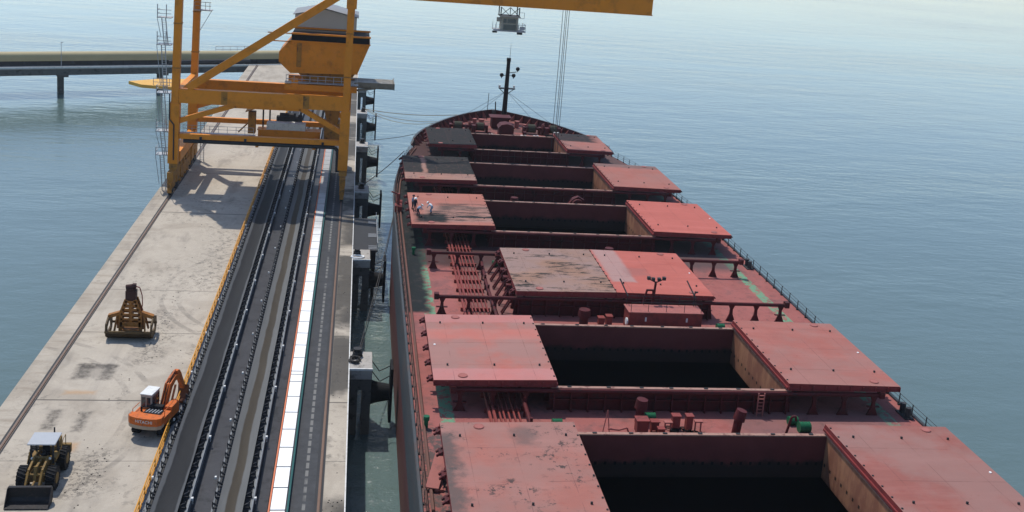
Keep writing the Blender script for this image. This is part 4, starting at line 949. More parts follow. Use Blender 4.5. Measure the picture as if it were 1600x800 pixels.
b.tube([(-6.4, 73.2, DZ), (-6.1, 73.4, DZ + 1.7), (-5.9, 73.2, DZ)], 0.04); b.tube([(-6.1, 72.9, DZ + 0.4), (-5.2, 72.9, DZ + 0.3), (-4.6, 72.9, DZ + 0.5), (-4.4, 72.9, DZ)], 0.07)
b.build("pipe_fittings", OXIDE_L, ship)
b = MB()                                                              # ladder at the coaming
for dx in (0, 0.5): b.box(7.0 + dx, 7.08 + dx, 76.0, 76.1, DZ, CZ)
for k in range(6): b.box(7.0, 7.58, 76.02, 76.1, DZ + 0.25 + 0.3 * k, DZ + 0.31 + 0.3 * k)
b.build("coaming_ladder", OXIDE_L, ship)
b = MB(); b.prism([(2.1, DZ), (3.3, DZ + 1.5), (4.0, DZ + 1.9), (4.9, DZ + 1.4), (5.6, DZ), (5.2, DZ), (4.4, DZ + 1.1), (3.6, DZ + 1.3), (2.7, DZ)], 'y', 136.2, 136.9)
b.cyl((3.9, 135.6, DZ + 0.8), (3.9, 137.5, DZ + 0.8), 0.8, 14)
b.build("mooring_winch", OXIDE_D, ship)
b = MB()
for k in range(5): b.box(-9 + k * 3.6, -8.0 + k * 3.6, 155.8, 156.2, DZ, DZ + 0.35)
b.build("deck_marks", WHITED, ship)
# accommodation gear at the quay-side rail
b = MB(); b.box(-20.9, -20.0, 131.5, 133.0, DZ, DZ + 0.9); b.cyl((-20.5, 132.6, DZ + 0.9), (-20.5, 132.6, DZ + 2.3), 0.22, 8); b.bar((-20.5, 132.6, DZ + 2.2), (-21.4, 132.3, DZ + 2.6), 0.18); b.cyl((-20.7, 134.0, DZ + 0.6), (-19.9, 134.0, DZ + 0.6), 0.5, 12)
b.build("gangway_davit", OXIDE, ship)
b = MB(); b.box(-19.9, -19.3, 64.5, 67.5, DZ + 0.05, DZ + 0.2); b.bar((-20.1, 64.5, DZ + 0.3), (-19.2, 67.8, DZ + 1.3), 0.9, 0.1); b.build("deck_ladder", OXIDE_L, ship)
b = MB()
for (x, y) in ((20.2, 113.5), (20.2, 76.0)):
    b = MB(); b.box(x - 0.4, x + 0.4, y - 0.4, y + 1.3, DZ, DZ + 0.1); b.cyl((x, y, DZ), (x, y, DZ + 0.9), 0.25, 8); b.cyl((x, y + 0.9, DZ), (x, y + 0.9, DZ + 0.9), 0.25, 8); b.build("mooring_bitts", DARK, ship)
for (x, y, z, s_) in ((-20.0, 73.6, 0, 0.8), (-19.2, 114.9, 0, 0.7)):
    b = MB(); b.cyl((x, y, DZ), (x, y, DZ + 0.9 * s_), 0.16, 8); b.cyl((x, y, DZ + 0.8 * s_), (x, y, DZ + 1.2 * s_), 0.24, 10); b.build("hydrant", GREEN, ship, smooth=True)

# --- loose green drums lying on the cross decks
def drum(name, lx, ly, r, L, label, rz=0.0):
    wx = 26.3 + lx + 0.0039 * ly
    t = thing(name, (wx, ly, DZ + 0.004), label, "drum", "green drums on deck")
    b = MB(); b.cyl((wx - L / 2, ly, DZ + r + 0.01), (wx + L / 2, ly, DZ + r + 0.01), r, 16); b.build("drum_shell", GREEN, t, smooth=True)
    b = MB()
    for k in (-0.5, -0.17, 0.17, 0.5): b.cyl((wx + k * L - 0.03, ly, DZ + r + 0.01), (wx + k * L + 0.03, ly, DZ + r + 0.01), r + 0.03, 16)
    b.build("hoop", GREEN, t); return t
drum("steel_drum", 9.55, 74.6, 0.33, 0.7, "smaller green drum tucked behind a larger one beside the bent pipe")
drum("steel_drum", 10.0, 73.4, 0.40, 0.85, "larger green drum at the coaming corner beside the bent pipe")
drum("steel_drum", 10.1, 94.2, 0.33, 0.7, "green drum lying by the flat roofed deck house")
drum("steel_drum", -9.9, 73.9, 0.33, 0.7, "green drum beside the speckled hatch cover's inner corner")
drum("steel_drum", -10.2, 111.6, 0.33, 0.7, "green drum beside the grey coal streaked hatch cover")
drum("steel_drum", -2.2, 75.1, 0.32, 0.8, "small teal drum beside the slim vent at the coaming")
#@@PART3
# ------------------------------------------------------------------ ship unloader on the quay
cr = thing("ship_unloader", (-13.7, 166, QZ), "tall orange portal ship unloader with hopper and long boom over the ship", "crane")
XL, XR, YF, YB = -26.1, -1.1, 160.0, 178.0
for x, y in ((XL, YF), (XR, YF), (XL, YB), (XR, YB)):
    b = MB(); xt = x + (0.35 if x < -10 else 0.15); xb = x - (0.25 if x < -10 else 0.1)
    wl, wu = (1.45, 1.05)
    b.bar((xb, y, 11.4), (xb + (xt - xb) * 0.3, y, 20.6), wl, 1.5, up=(0, 1, 0)); b.bar((xb + (xt - xb) * 0.3, y, 20.6), (xt, y, 41.0), wu, 1.2, up=(0, 1, 0))
    b.build("leg", ORANGE, cr)
def beam(name, p, q, w_, h_, mt=ORANGE, par=None, **k):
    return MB().bar(p, q, w_, h_, **k).build(name, mt, par or cr)
beam("portal_beam", (XL + 0.5, YF, 21.7), (XR - 0.5, YF, 21.7), 1.1, 2.1); beam("portal_beam", (XL + 0.5, YB, 20.5), (XR - 0.5, YB, 20.5), 1.1, 1.7)
beam("portal_beam", (XL, YF + 0.7, 21.5), (XL, YB - 0.7, 21.5), 0.9, 1.6); beam("portal_beam", (XR, YF + 0.7, 21.5), (XR, YB - 0.7, 21.5), 0.9, 1.6)
beam("lower_beam", (XL + 0.6, YF, 15.6), (XR - 0.6, YF, 15.6), 0.9, 0.75); beam("lower_beam", (XL + 0.6, YB, 14.6), (XR - 0.6, YB, 14.6), 0.8, 0.8)
beam("lower_beam", (XL, YF + 0.8, 12.2), (XL, YB - 0.8, 12.2), 1.3, 1.6); beam("lower_beam", (XR, YF + 0.8, 12.2), (XR, YB - 0.8, 12.2), 1.3, 1.6)
b = MB(); b.cyl((XL + 1.2, YF - 0.1, 14.85), (XR - 1.4, YF - 0.1, 14.85), 0.3, 10); b.tube([(XR - 1.4, YF - 0.1, 14.85), (XR - 0.95, YF - 0.1, 14.3), (XR - 0.9, YF - 0.1, 11.0)], 0.28, 8); b.build("cable_pipe", DARK, cr)
for y in (YF, YB):
    b = MB() if y == YF else MB(); dz = 0 if y == YF else -1.1; _n = len(b.v); b.bar((XL + 0.6, y, 17.9), (-17.4, y, 20.7), 0.7, 0.75); b.bar((-7.9, y, 20.7), (XR - 0.5, y, 17.2), 0.7, 0.75); b.bar((-17.5, y, 20.45), (-7.8, y, 20.45), 0.7, 0.4); b.v = [(vx, vy, vz + dz) for vx, vy, vz in b.v]; b.build("knee_brace", ORANGE, cr)
b = MB(); b.bar((XL + 1.7, YF, 22.9), (XR - 0.3, YF, 39.0), 0.9, 1.15); b.build("diagonal_brace", ORANGE, cr)
# wheel bogies
def bogie(x, y):
    b = MB(); b.box(x - 0.45, x + 0.45, y - 3.2, y + 3.2, 9.6, 10.6); b.prism([(y - 0.9, 10.6), (y + 0.9, 10.6), (y + 0.6, 11.4), (y - 0.6, 11.4)], 'x', x - 0.6, x + 0.6)
    for dy in (-2.0, 2.0): b.box(x - 0.38, x + 0.38, y + dy - 1.2, y + dy + 1.2, 8.2, 9.6)
    b.box(x - 0.3, x + 0.3, y - 3.6, y - 3.2, 7.6, 9.2)
    o = b.build("bogie", ORANGE_D, cr)
    w_ = MB()
    for dy in (-2.8, -1.3, 1.3, 2.8): w_.cyl((x - 0.2, y + dy, 7.62), (x + 0.2, y + dy, 7.62), 0.52, 14)
    w_.build("wheel", DARK, o)
for x in (XL - 0.15, XR): bogie(x, YF); bogie(x, YB)
b = MB(); b.box(XL - 0.6, XL + 0.2, 164.5, 173.5, 8.0, 9.6); b.box(XL - 0.5, XL + 0.1, 163.4, 164.5, 8.4, 9.0)
for y in (165.5, 168, 170.5, 172.6): b.cyl((XL - 0.4, y, 7.6), (XL, y, 7.6), 0.5, 12); b.box(XL - 0.55, XL + 0.15, y - 0.5, y + 0.5, 9.6, 10.4)
b.build("cable_reel_carriage", ORANGE_D, cr)
# walkways
b = MB(); b.box(XL + 0.6, -14.5, YF + 0.46, YF + 1.3, 15.9, 15.97)
for i in range(9):
    x = XL + 0.9 + i * 1.3; b.cyl((x, YF + 1.25, 15.97), (x, YF + 1.25, 17.0), 0.035, 5)
for z in (16.5, 17.0): b.cyl((XL + 0.9, YF + 1.25, z), (-14.8, YF + 1.25, z), 0.035, 5)
b.build("walkway", STEEL, cr)
# feeder girder below the portal
b = MB(); b.box(-14.6, -5.0, 166.2, 168.4, 13.8, 15.7); b.box(-14.75, -4.9, 166.1, 168.5, 15.7, 15.8); b.box(-14.4, -14.0, 160.4, 171.6, 14.2, 14.9); b.box(-5.9, -5.4, 160.4, 171.6, 14.2, 14.9)
b.build("feeder_girder", ORANGE, cr)
b = MB()
n = 24
for i in range(n): b.box(-13.3 + i * 6.0 / n, -13.3 + (i + 0.62) * 6.0 / n, 166.25, 168.2, 15.81, 16.9)
b.box(-13.28, -7.32, 166.35, 168.1, 15.81, 16.86); b.build("corrugated_hood", WHITED, cr)
b = MB(); b.box(-16.1, -15.0, 165.6, 167.2, 15.2, 18.6); b.prism([(-16.5, 18.6), (-14.7, 19.3), (-14.7, 19.45), (-16.5, 18.75)], 'y', 165.3, 167.5); b.bar((-17.6, 166.4, 15.2), (-15.6, 166.4, 17.3), 0.5, 0.2)
b.build("control_booth", ORANGE_D, cr)
b = MB(); b.cyl((-14.0, 168, 15.8), (-14.0, 168, 20.4), 0.13, 8); b.cyl((-13.0, 168.4, 16.8), (-13.0, 168.4, 20.4), 0.13, 8); b.box(-12, -8.5, 168.6, 170, 15.8, 17.5); b.cyl((-11.5, 169, 17.6), (-9, 169, 17.6), 0.5, 10); b.cyl((-8.6, 169, 17.2), (-8.0, 169, 17.2), 0.7, 12)
b.build("feeder_drive", DARK, cr)
b = MB(); b.prism([(-4.6, 20.2), (-1.9, 20.2), (-2.4, 17.4), (-3.9, 17.4)], 'y', 165, 169.5); b.box(-4.4, -2.0, 165.4, 169, 14.5, 17.4); b.build("chute", ORANGE_D, cr)
# hopper
hp = MB(); hp.prism([(-10.2, 30.2), (-11.7, 28.4), (-11.7, 26.9), (-9.9, 25.2), (0.35, 25.5), (2.15, 30.3)], 'y', 165.0, 173.5); 
for i in range(13): hp.box(-9.6 + i * 0.83, -9.52 + i * 0.83, 164.93, 164.99, 25.5, 27.2)
hopper = hp.build("hopper", ORANGE, cr)
MB().box(-9.9, 2.0, 165.1, 173.4, 30.31, 31.25).build("top_slot", BLACK, hopper)  # dark box drawn for the slot under the hopper rim
b = MB(); b.box(-9.9, 2.2, 164.9, 165.3, 31.25, 31.5); b.build("rim", ORANGE, hopper); MB().box(-9.9, 2.2, 173.1, 173.5, 31.25, 31.5).build("rim", ORANGE, hopper); b = MB(); b.box(-10.2, 2.2, 164.85, 165.05, 30.15, 30.32); b.box(-13.5, -9.9, 165.0, 165.2, 31.25, 31.4); b.box(-13.5, -9.9, 165.0, 165.2, 30.0, 30.15)
b.build("rim", ORANGE, hopper)
b = MB(); b.box(-9.0, -8.3, 164.85, 164.99, 26.2, 29.9); b.build("access_hatch", ORANGE_D, hopper)
b = MB(); b.prism([(-8.8, 25.2), (0, 25.4), (-1.4, 22.9), (-6.5, 22.9)], 'y', 166, 172.5); b.build("hopper_outlet", ORANGE_D, cr)
b = MB(); b.box(-10.6, 0.6, 163.6, 164.9, 23.9, 24.0)
for i in range(10): x = -10.4 + i * 1.2; b.cyl((x, 163.7, 24.0), (x, 163.7, 25.1), 0.05, 5)
for z in (24.5, 25.1): b.cyl((-10.4, 163.7, z), (0.4, 163.7, z), 0.05, 5)
b.build("hopper_walkway", STEEL, cr)
b = MB(); b.box(-10.6, 0.4, 163.8, 164.7, 22.75, 23.7); b.box(-9.6, -8.6, 163.7, 164.8, 22.75, 24.6); b.build("hopper_support", ORANGE, cr); MB().box(-10.6, 0.4, 172.6, 173.4, 22.75, 23.7).build("hopper_support", ORANGE, cr)
hs = MB(); hs.prism([(-10.0, 29.2), (-10.0, 33.4), (-5.1, 34.5), (-0.1, 33.4), (-0.1, 29.2)], 'y', 174, 184)
hs = hs.build("dust_house", HOUSEG, cr)
b = MB()
for s0, s1 in (((-10.3, 33.4), (-5.1, 34.58)), ((-5.1, 34.58), (0.2, 33.4))): b.prism([s0, s1, (s1[0], s1[1] + 0.1), (s0[0], s0[1] + 0.1)], 'y', 173.7, 184.3)
b.build("roof", plain("grey_roof_sheet", (0.20, 0.21, 0.22), 0.5, 0.12, 0.5), hs)
# platform and spill apron
b = MB(); b.prism([(-35.2, 171.4), (-32.8, 168.8), (-27.0, 167.6), (-26.7, 176.4), (-31.5, 174.8)], 'z', 21.0, 21.5); b.build("yellow_platform", YELLOW, cr)
b = MB()
for i in range(4): x = -31 + i * 1.2; b.cyl((x, 169.0, 21.5), (x, 169.0, 22.6), 0.05, 5)
b.cyl((-31, 169.0, 22.6), (-27, 168.8, 22.6), 0.05, 5); b.cyl((-31, 169.0, 22.0), (-27, 168.8, 22.0), 0.05, 5); b.build("platform_railing", STEEL, cr)
b = MB(); pf = [(167.0 + 6.0 * i / 10, 23.55 + 0.45 * (2 * i / 10 - 1) ** 2 - 0.25 * (i / 10)) for i in range(11)]
b.prism(pf + [(y, z - 0.8) for y, z in reversed(pf)], 'x', 0.0, 6.2); b.box(6.2, 6.35, 166.9, 173.1, 23.0, 24.0)
b.bar((0.2, 167.4, 22.6), (3.4, 167.4, 23.1), 0.3); b.box(-1.4, 0.0, 167, 173, 22.6, 23.4)
b.build("spill_apron", plain("worn_steel_plate", (0.20, 0.185, 0.15), 0.45, 0.4, 0.8, 0.3, grime=(0.05, 0.05, 0.05), gamt=0.7), cr)
# boom and upper works
for y in (166.3, 172.2):
    b = MB(); b.box(-32, 46.8, y - 0.6, y + 0.6, 37.75, 40.3); b.box(-32, 46.9, y - 0.75, y + 0.75, 37.62, 37.75); b.box(-32, 46.9, y - 0.75, y + 0.75, 40.3, 40.42); b.build("boom_girder", ORANGE, cr)
b = MB()
for x in (-31, -13, 8, 22, 34, 46.2): b.box(x, x + 0.6, 166.9, 171.6, 38.2, 40.0)
b.build("boom_cross_tie", ORANGE, cr)
b = MB()
for i in range(40): x = 2 + i * 1.13; b.cyl((x, 165.65, 40.42), (x, 165.65, 41.5), 0.035, 5)
for z in (40.95, 41.5): b.cyl((2, 165.65, z), (46.3, 165.65, z), 0.035, 5)
b.build("boom_railing", STEEL, cr)
b = MB(); b.box(XL - 0.3, XL + 1.2, YF - 0.75, YB + 0.75, 36.2, 37.6); b.box(XR - 0.6, XR + 0.9, YF - 0.75, YB + 0.75, 36.2, 37.6); b.build("top_beam", ORANGE, cr)
b = MB(); b.box(-27, -16.5, 160, 180, 41.2, 46.2); b.prism([(-27.3, 46.2), (-21.7, 47.4), (-16.2, 46.2)], 'y', 159.7, 180.3); b.build("machinery_house", HOUSEG, cr)
b = MB()
for y in (166.3, 172.2): b.bar((-1.0, y, 40.4), (0.5, 169.2, 60), 0.8); b.bar((-14, y, 40.4), (0.5, 169.2, 60), 0.6)
b.build("apex_frame", ORANGE, cr)
b = MB()
for y in (166.3, 172.2): b.bar((0.5, 169.2, 59.8), (36, y, 40.5), 0.22); b.bar((0.5, 169.2, 59.8), (-30, y, 40.5), 0.22)
b.build("boom_stay", ORANGE, cr)
# operator's cabin under the boom
cb = MB(); cb.box(21.2, 26.1, 163.3, 167.0, 33.85, 34.0); cb = cb.build("cabin_platform", STEEL, cr)
b = MB(); b.box(22.3, 24.9, 163.8, 166.6, 34.0, 36.1); b.box(22.0, 25.2, 163.5, 166.9, 36.1, 36.25); b.box(21.6, 22.3, 164, 165, 35.3, 35.9); cab = b.build("operator_cabin", plain("beige_cabin_paint", (0.32, 0.30, 0.24), 0.5, 0.15, 1.0), cr)
b = MB(); b.box(22.55, 23.05, 163.76, 163.798, 35.15, 35.85); b.box(23.2, 24.55, 163.76, 163.798, 35.15, 35.85); b.box(22.6, 24.6, 163.74, 163.79, 34.1, 34.95); b.box(24.902, 24.94, 164.2, 166.2, 34.3, 35.85); b.build("window", GLASS, cab)
b = MB()
for x in (22.1, 25.0):
    for y in (164.0, 166.4): b.bar((x, y, 36.25), (x, y, 37.62), 0.16)
for x0, x1 in ((22.1, 23.55), (23.55, 25.0)):
    b.bar((x0, 164.0, 36.3), (x1, 164.0, 37.6), 0.09); b.bar((x1, 164.0, 36.3), (x0, 164.0, 37.6), 0.09)
b.bar((23.55, 164, 36.25), (23.55, 164, 37.62), 0.1)
b.build("cabin_hanger", DARK, cr)
b = MB()
for x in (24.9, 25.5, 26.05, 21.3, 21.9): b.cyl((x, 163.4, 34.0), (x, 163.4, 35.0), 0.04, 5); b.cyl((x, 166.9, 34.0), (x, 166.9, 35.0), 0.04, 5)
for z in (34.5, 35.0): b.cyl((24.9, 163.4, z), (26.05, 163.4, z), 0.04, 5); b.cyl((26.05, 163.4, z), (26.05, 166.9, z), 0.04, 5)
b.box(25.2, 25.95, 163.35, 163.8, 34.25, 34.75); b.bar((25.0, 163.9, 36.0), (25.8, 163.9, 36.0), 0.06); b.bar((25.8, 163.9, 36.0), (25.8, 163.9, 36.9), 0.06); b.bar((25.0, 163.9, 36.9), (25.8, 163.9, 36.9), 0.06)
b.build("cabin_railing", STEEL, cr); MB().box(20.9, 21.6, 163.3, 163.9, 33.6, 33.86).build("cabin_lamp", DARK, cr); MB().box(24.8, 25.6, 163.3, 163.9, 33.5, 33.8).build("cabin_lamp", DARK, cr)
for x, y in ((32.8, 168.6), (33.25, 168.6), (33.5, 168.6), (33.85, 168.6)):
    MB().cyl((x, y, 11.0), (x, y, 37.7), 0.045, 5).build("hoist_rope", ROPED, cr)
MB().box(30.5, 35.0, 165.4, 173.2, 40.43, 41.4).build("trolley", ORANGE_D, cr)
# stairs outside the left legs
b = MB(); fl = ((33.2, 160.6), (29.2, 160.6), (22.0, 160.6), (16.2, 160.6), (12.6, 160.6), (7.0, 160.6))
for k, (z, y) in enumerate(fl[:-1]):
    b.box(-28.9, -26.9, y - 0.9, y + 0.9, z - 0.12, z)
    for x in (-28.85, -27.6): b.cyl((x, y - 0.85, z), (x, y - 0.85, z + 1.9 if k in (0, 1, 3) else z + 1.1), 0.07, 5)
    for zz in (0.55, 1.1): b.cyl((-28.85, y - 0.85, z + zz), (-26.9, y - 0.85, z + zz), 0.045, 5); b.cyl((-28.85, y - 0.85, z + zz), (-28.85, y + 0.85, z + zz), 0.045, 5)
    z2 = fl[k + 1][0]
    for dx in (0, 0.55):
        b.bar((-28.3 + dx, y - 0.5, z - 0.1), (-27.9 + dx, y - 0.5, z2), 0.12, 0.16)
    n = int((z - z2) / 0.33)
    for i in range(n):
        f_ = i / n; b.box(-28.3 + 0.4 * f_, -27.75 + 0.4 * f_, y - 0.55, y - 0.45, z - 0.1 - f_ * (z - z2) - 0.04, z - 0.1 - f_ * (z - z2))
    b.cyl((-28.9, y - 0.85, z), (-28.3, y - 0.85, max(7, z2 + 1.1)), 0.05, 5)
b.build("access_stairs", STEEL, cr)
b = MB(); b.box(XL - 0.2, XL + 2.6, YB - 0.9, YB + 0.9, 32.7, 32.85); 
for x in (XL - 0.1, XL + 0.8, XL + 1.6, XL + 2.3): b.cyl((x, YB - 0.85, 32.85), (x, YB - 0.85, 34.1), 0.045, 5)
for z in (33.5, 34.1): b.cyl((XL - 0.1, YB - 0.85, z), (XL + 2.5, YB - 0.85, z), 0.045, 5)
b.bar((XL + 2.5, YB, 32.7), (XL + 0.7, YB, 29.4), 0.08); b.build("leg_platform", STEEL, cr)
b = MB()
for dx in (0, 0.6): b.box(XL + 0.9 + dx, XL + 1.0 + dx, 179.2, 179.3, 7, 14)
for i in range(20): b.box(XL + 0.9, XL + 1.6, 179.2, 179.3, 7.3 + i * 0.33, 7.36 + i * 0.33)
b.build("leg_ladder", STEEL, cr)
b = MB(); b.tube([(XL - 0.75, YF - 0.85, 22), (XL - 0.75, YF - 0.85, 18.2), (XL - 0.1, YF - 0.85, 17.4), (XL - 0.1, YF - 0.85, 12.0)], 0.1); b.build("cable_conduit", DARK, cr)

for x, y in ((XL, YF), (XR, YF), (XL, YB), (XR, YB)):
    for z in (25.8, 32.4):
        xc = x - (0.25 if x < -10 else 0.1) + ((0.6 if x < -10 else 0.25)) * (z - 11.4) / 29.6
        MB().box(xc - 0.60, xc + 0.60, y - 0.68, y + 0.68, z, z + 0.16).build("leg_flange", ORANGE_D, cr)
for x in (-19.5, -7.5): MB().box(x, x + 0.9, YF - 0.58, YF - 0.552, 20.75, 22.65).build("splice_plate", ORANGE_D, cr)
for x, z in ((-22.5, 14.9), (-16.0, 14.9), (-4.5, 14.9)): MB().box(x, x + 0.35, YF - 0.75, YF - 0.46, z + 0.35, z + 0.75).build("floodlight", DARK, cr)

# ------------------------------------------------------------------ clamshell grabs
def grab(x, y, z, label):
    t = thing("clamshell_grab", (x, y, z), label, "grab", None)
    P = lambda b: (setattr(b, 'v', [(px + x, py + y, pz + z) for px, py, pz in b.v]), b)[1]
    for e in (-1, 1):
        b = MB(); W = 2.15
        pr = [(0, 0.06), (-0.75, 0.10), (-1.25, 0.45), (-1.45, 1.0), (-1.33, 1.0), (-1.12, 0.5), (-0.7, 0.2), (0, 0.16)]
        pr = [(-e * u if e < 0 else u, v) for u, v in pr] if e < 0 else pr
        b.prism(pr, 'x', -W, W)
        for s_ in (-1, 1):
            sp = [(0, 0.08), (-0.75, 0.12), (-1.25, 0.47), (-1.43, 1.0), (-1.30, 1.75), (-0.25, 2.15), (0, 2.15), (0, 1.7), (-0.8, 1.25), (-0.85, 0.8), (0, 0.7)]
            if e < 0: sp = [(-u, v) for u, v in sp]
            b.prism(sp, 'x', s_ * (W + 0.005) - 0.07, s_ * (W + 0.005) + 0.07)
        b.box(-W - 0.1, W + 0.1, (-1.5 if e > 0 else 1.32), (-1.32 if e > 0 else 1.5), 0.85, 1.06)
        P(b).build("shell", GRABP, t)
    for s_ in (-1, 1):
        b = MB(); b.bar((s_ * 2.15, 0, 2.1), (s_ * 0.8, 0, 2.55), 0.55, 0.35); b.bar((s_ * 1.5, -0.9, 0.5), (s_ * 1.3, -0.1, 2.3), 0.16); b.bar((s_ * 1.5, 0.9, 0.5), (s_ * 1.3, 0.1, 2.3), 0.16)
        P(b).build("arm", GRABA, t)
    b = MB()
    for s_ in (-1, 1):
        for yy in (-0.4, 0.4):
            b.bar((s_ * 0.98, yy, 0.6), (s_ * 0.92, yy, 2.6), 0.34, 0.1, up=(0, 1, 0)); b.bar((s_ * 0.92, yy, 2.6), (s_ * 0.42, yy, 4.0), 0.34, 0.1, up=(0, 1, 0))
    for zz, hw_, hh in ((1.15, 1.0, 0.5), (1.85, 0.98, 0.2), (2.35, 0.92, 0.2), (2.85, 0.8, 0.2), (3.3, 0.65, 0.22), (3.7, 0.55, 0.2)):
        for yy in (-0.4, 0.4): b.box(-hw_, hw_, yy - 0.05, yy + 0.05, zz, zz + hh)
    b.box(-0.16, 0.16, -0.44, 0.44, 1.2, 3.9); b.box(-1.0, 1.0, -0.5, 0.5, 0.45, 0.8)
    P(b).build("tower", GRABA, t)
    b = MB(); b.box(-0.5, 0.5, -0.42, 0.42, 3.9, 4.9); b.box(-0.4, 0.35, -0.35, 0.35, 4.9, 5.1); b.cyl((-0.5, 0, 5.15), (0.4, 0, 5.3), 0.28, 12); b.box(0.1, 0.45, -0.2, 0.2, 5.1, 5.55)
    P(b).build("head_block", plain("dark_red_brown_steel", (0.05, 0.022, 0.018), 0.6, 0.3, 2.0), t)
    b = MB(); b.tube([(0.4, 0, 5.3), (0.8, 0, 5.15), (1.05, -0.1, 4.4), (1.1, -0.1, 3.4), (0.95, -0.1, 2.6)], 0.05); P(b).build("hose", plain("red_hose", (0.2, 0.03, 0.025), 0.6), t)
    return t
grab(-21.0, 104.3, QZ + 0.02, "rusty brown clamshell grab parked on the open concrete quay")
grab(33.3, 168.6, 5.6, "clamshell grab hanging on the hoist ropes inside the foremost hold")

# ------------------------------------------------------------------ wheel loader (faces the camera)
def at(t_loc):
    x, y, z = t_loc
    return lambda b: (setattr(b, 'v', [(px + x, py + y, pz + z) for px, py, pz in b.v]), b)[1]
L0 = (-21.75, 76.3, QZ + 0.01); P = at(L0)
t = thing("wheel_loader", L0, "dusty yellow wheel loader with a wide black bucket facing the camera", "wheel loader")
def wheel(par, P, x, y, r, wd):
    b = MB(); n = 20
    b.cyl((x - wd / 2, y, r), (x + wd / 2, y, r), r, n)
    for i in range(n):
        a = 2 * pi * i / n; b.bar((x - wd / 2 - 0.01, y + r * cos(a), r + r * sin(a)), (x + wd / 2 + 0.01, y + r * cos(a + 0.25), r + r * sin(a + 0.25)), 0.09, 0.10)
    ty = P(b).build("wheel", BLACK, par)
    b = MB(); b.cyl((x - wd / 2 - 0.02, y, r), (x + wd / 2 + 0.02, y, r), r * 0.5, 14); P(b).build("rim", LOADY, ty)
for x in (-1.02, 1.02):
    for y in (-0.75, 2.15): wheel(t, P, x, y, 0.84, 0.62)
b = MB(); b.box(-0.55, 0.55, -1.1, 1.0, 0.65, 1.25); b.box(-0.6, 0.6, 0.6, 3.3, 0.7, 1.3); b.box(-1.3, 1.3, 3.2, 3.55, 0.7, 1.4); P(b).build("chassis", LOADY, t, bevel=0.03)
b = MB(); b.box(-0.62, 0.62, 1.7, 3.45, 1.3, 2.05); b.box(-0.55, 0.55, 1.8, 3.3, 2.05, 2.12); P(b).build("engine_hood", LOADY, t, bevel=0.05)
for x in (-1.02, 1.02): b = MB(); b.box(min(x * 0.55, x * 0.9), max(x * 0.55, x * 0.9), 0.5, 1.6, 1.42, 1.75); P(b).build("side_tank", LOADY, t)
b = MB(); b.box(-0.8, 0.8, 0.35, 1.65, 1.3, 1.42); b.box(-0.5, 0.5, 0.1, 0.4, 1.3, 1.95); P(b).build("operator_floor", LOADY, t)
b = MB(); b.box(-0.25, 0.25, 0.95, 1.4, 1.42, 1.8); b.box(-0.25, 0.25, 1.35, 1.48, 1.8, 2.4); P(b).build("seat", BLACK, t)
b = MB(); b.cyl((0, 0.55, 1.95), (0, 0.45, 2.2), 0.03, 6); pts = [(0.2 * cos(a * pi / 6), 0.45 + 0.06 * sin(a * pi / 6), 2.2 + 0.18 * sin(a * pi / 6)) for a in range(13)]; b.tube(pts, 0.025); P(b).build("steering_wheel", DARK, t)
b = MB()
for x in (-0.78, 0.78):
    for y in (0.35, 1.62): b.box(x - 0.06, x + 0.06, y - 0.06, y + 0.06, 1.4, 2.98)
P(b).build("canopy_post", DARK, t)
b = MB(); b.box(-1.0, 1.0, 0.05, 1.95, 2.98, 3.08); P(b).build("canopy_roof", plain("pale_grey_canopy", (0.34, 0.355, 0.37), 0.5, 0.1, 2.0), t, bevel=0.03)
b = MB(); b.tube([(-0.9, 0.4, 1.45), (-0.9, 0.4, 2.3), (-0.9, -0.3, 1.7)], 0.03); b.tube([(0.9, 1.7, 1.45), (0.9, 2.6, 2.2), (0.9, 3.3, 2.2), (0.9, 3.3, 1.4)], 0.03); P(b).build("handrail", LOADY, t)
b = MB(); b.cyl((0.35, 2.3, 2.1), (0.35, 2.3, 3.3), 0.06, 8); P(b).build("exhaust_pipe", DARK, t)
for x in (-0.48, 0.48):
    b = MB(); b.bar((x, 0.2, 1.95), (x, -1.4, 1.65), 0.14, 0.34); b.bar((x, -1.4, 1.65), (x, -2.55, 0.55), 0.14, 0.34); P(b).build("lift_arm", LOADY, t)
b = MB(); b.bar((0, 0.1, 1.8), (0, -1.3, 1.9), 0.16); b.bar((0, -1.2, 2.0), (0, -1.5, 1.0), 0.2, 0.3); b.bar((0, -1.45, 1.1), (0, -2.5, 0.9), 0.12); b.cyl((-0.65, -1.45, 1.45), (0.65, -1.45, 1.45), 0.09, 8); b.cyl((-0.6, -0.6, 1.6), (0.6, -0.6, 1.6), 0.08, 8); P(b).build("tilt_linkage", LOADY, t)
b = MB()
for x in (-0.62, 0.62): b.sphere((x, 0.02, 1.95), 0.11, 8, 5)
P(b).build("headlight", WHITED, t)
b = MB(); W = 1.48
prf = [(-2.55, 1.15), (-2.50, 0.35), (-2.75, 0.06), (-3.75, 0.02), (-3.75, 0.10), (-2.85, 0.16), (-2.68, 0.40), (-2.72, 1.15)]
b.prism(prf, 'x', -W, W)
for s_ in (-1, 1): b.prism([(-2.55, 1.15), (-2.50, 0.35), (-2.75, 0.06), (-3.70, 0.03), (-3.4, 0.45), (-2.85, 1.15)], 'x', s_ * (W + 0.02) - 0.03, s_ * (W + 0.02) + 0.03)
b.box(-W, W, -2.78, -2.52, 1.15, 1.22)
P(b).build("bucket", plain("worn_black_bucket_steel", (0.022, 0.021, 0.022), 0.5, 0.3, 2.0, grime=(0.10, 0.07, 0.06), gamt=0.4), t)

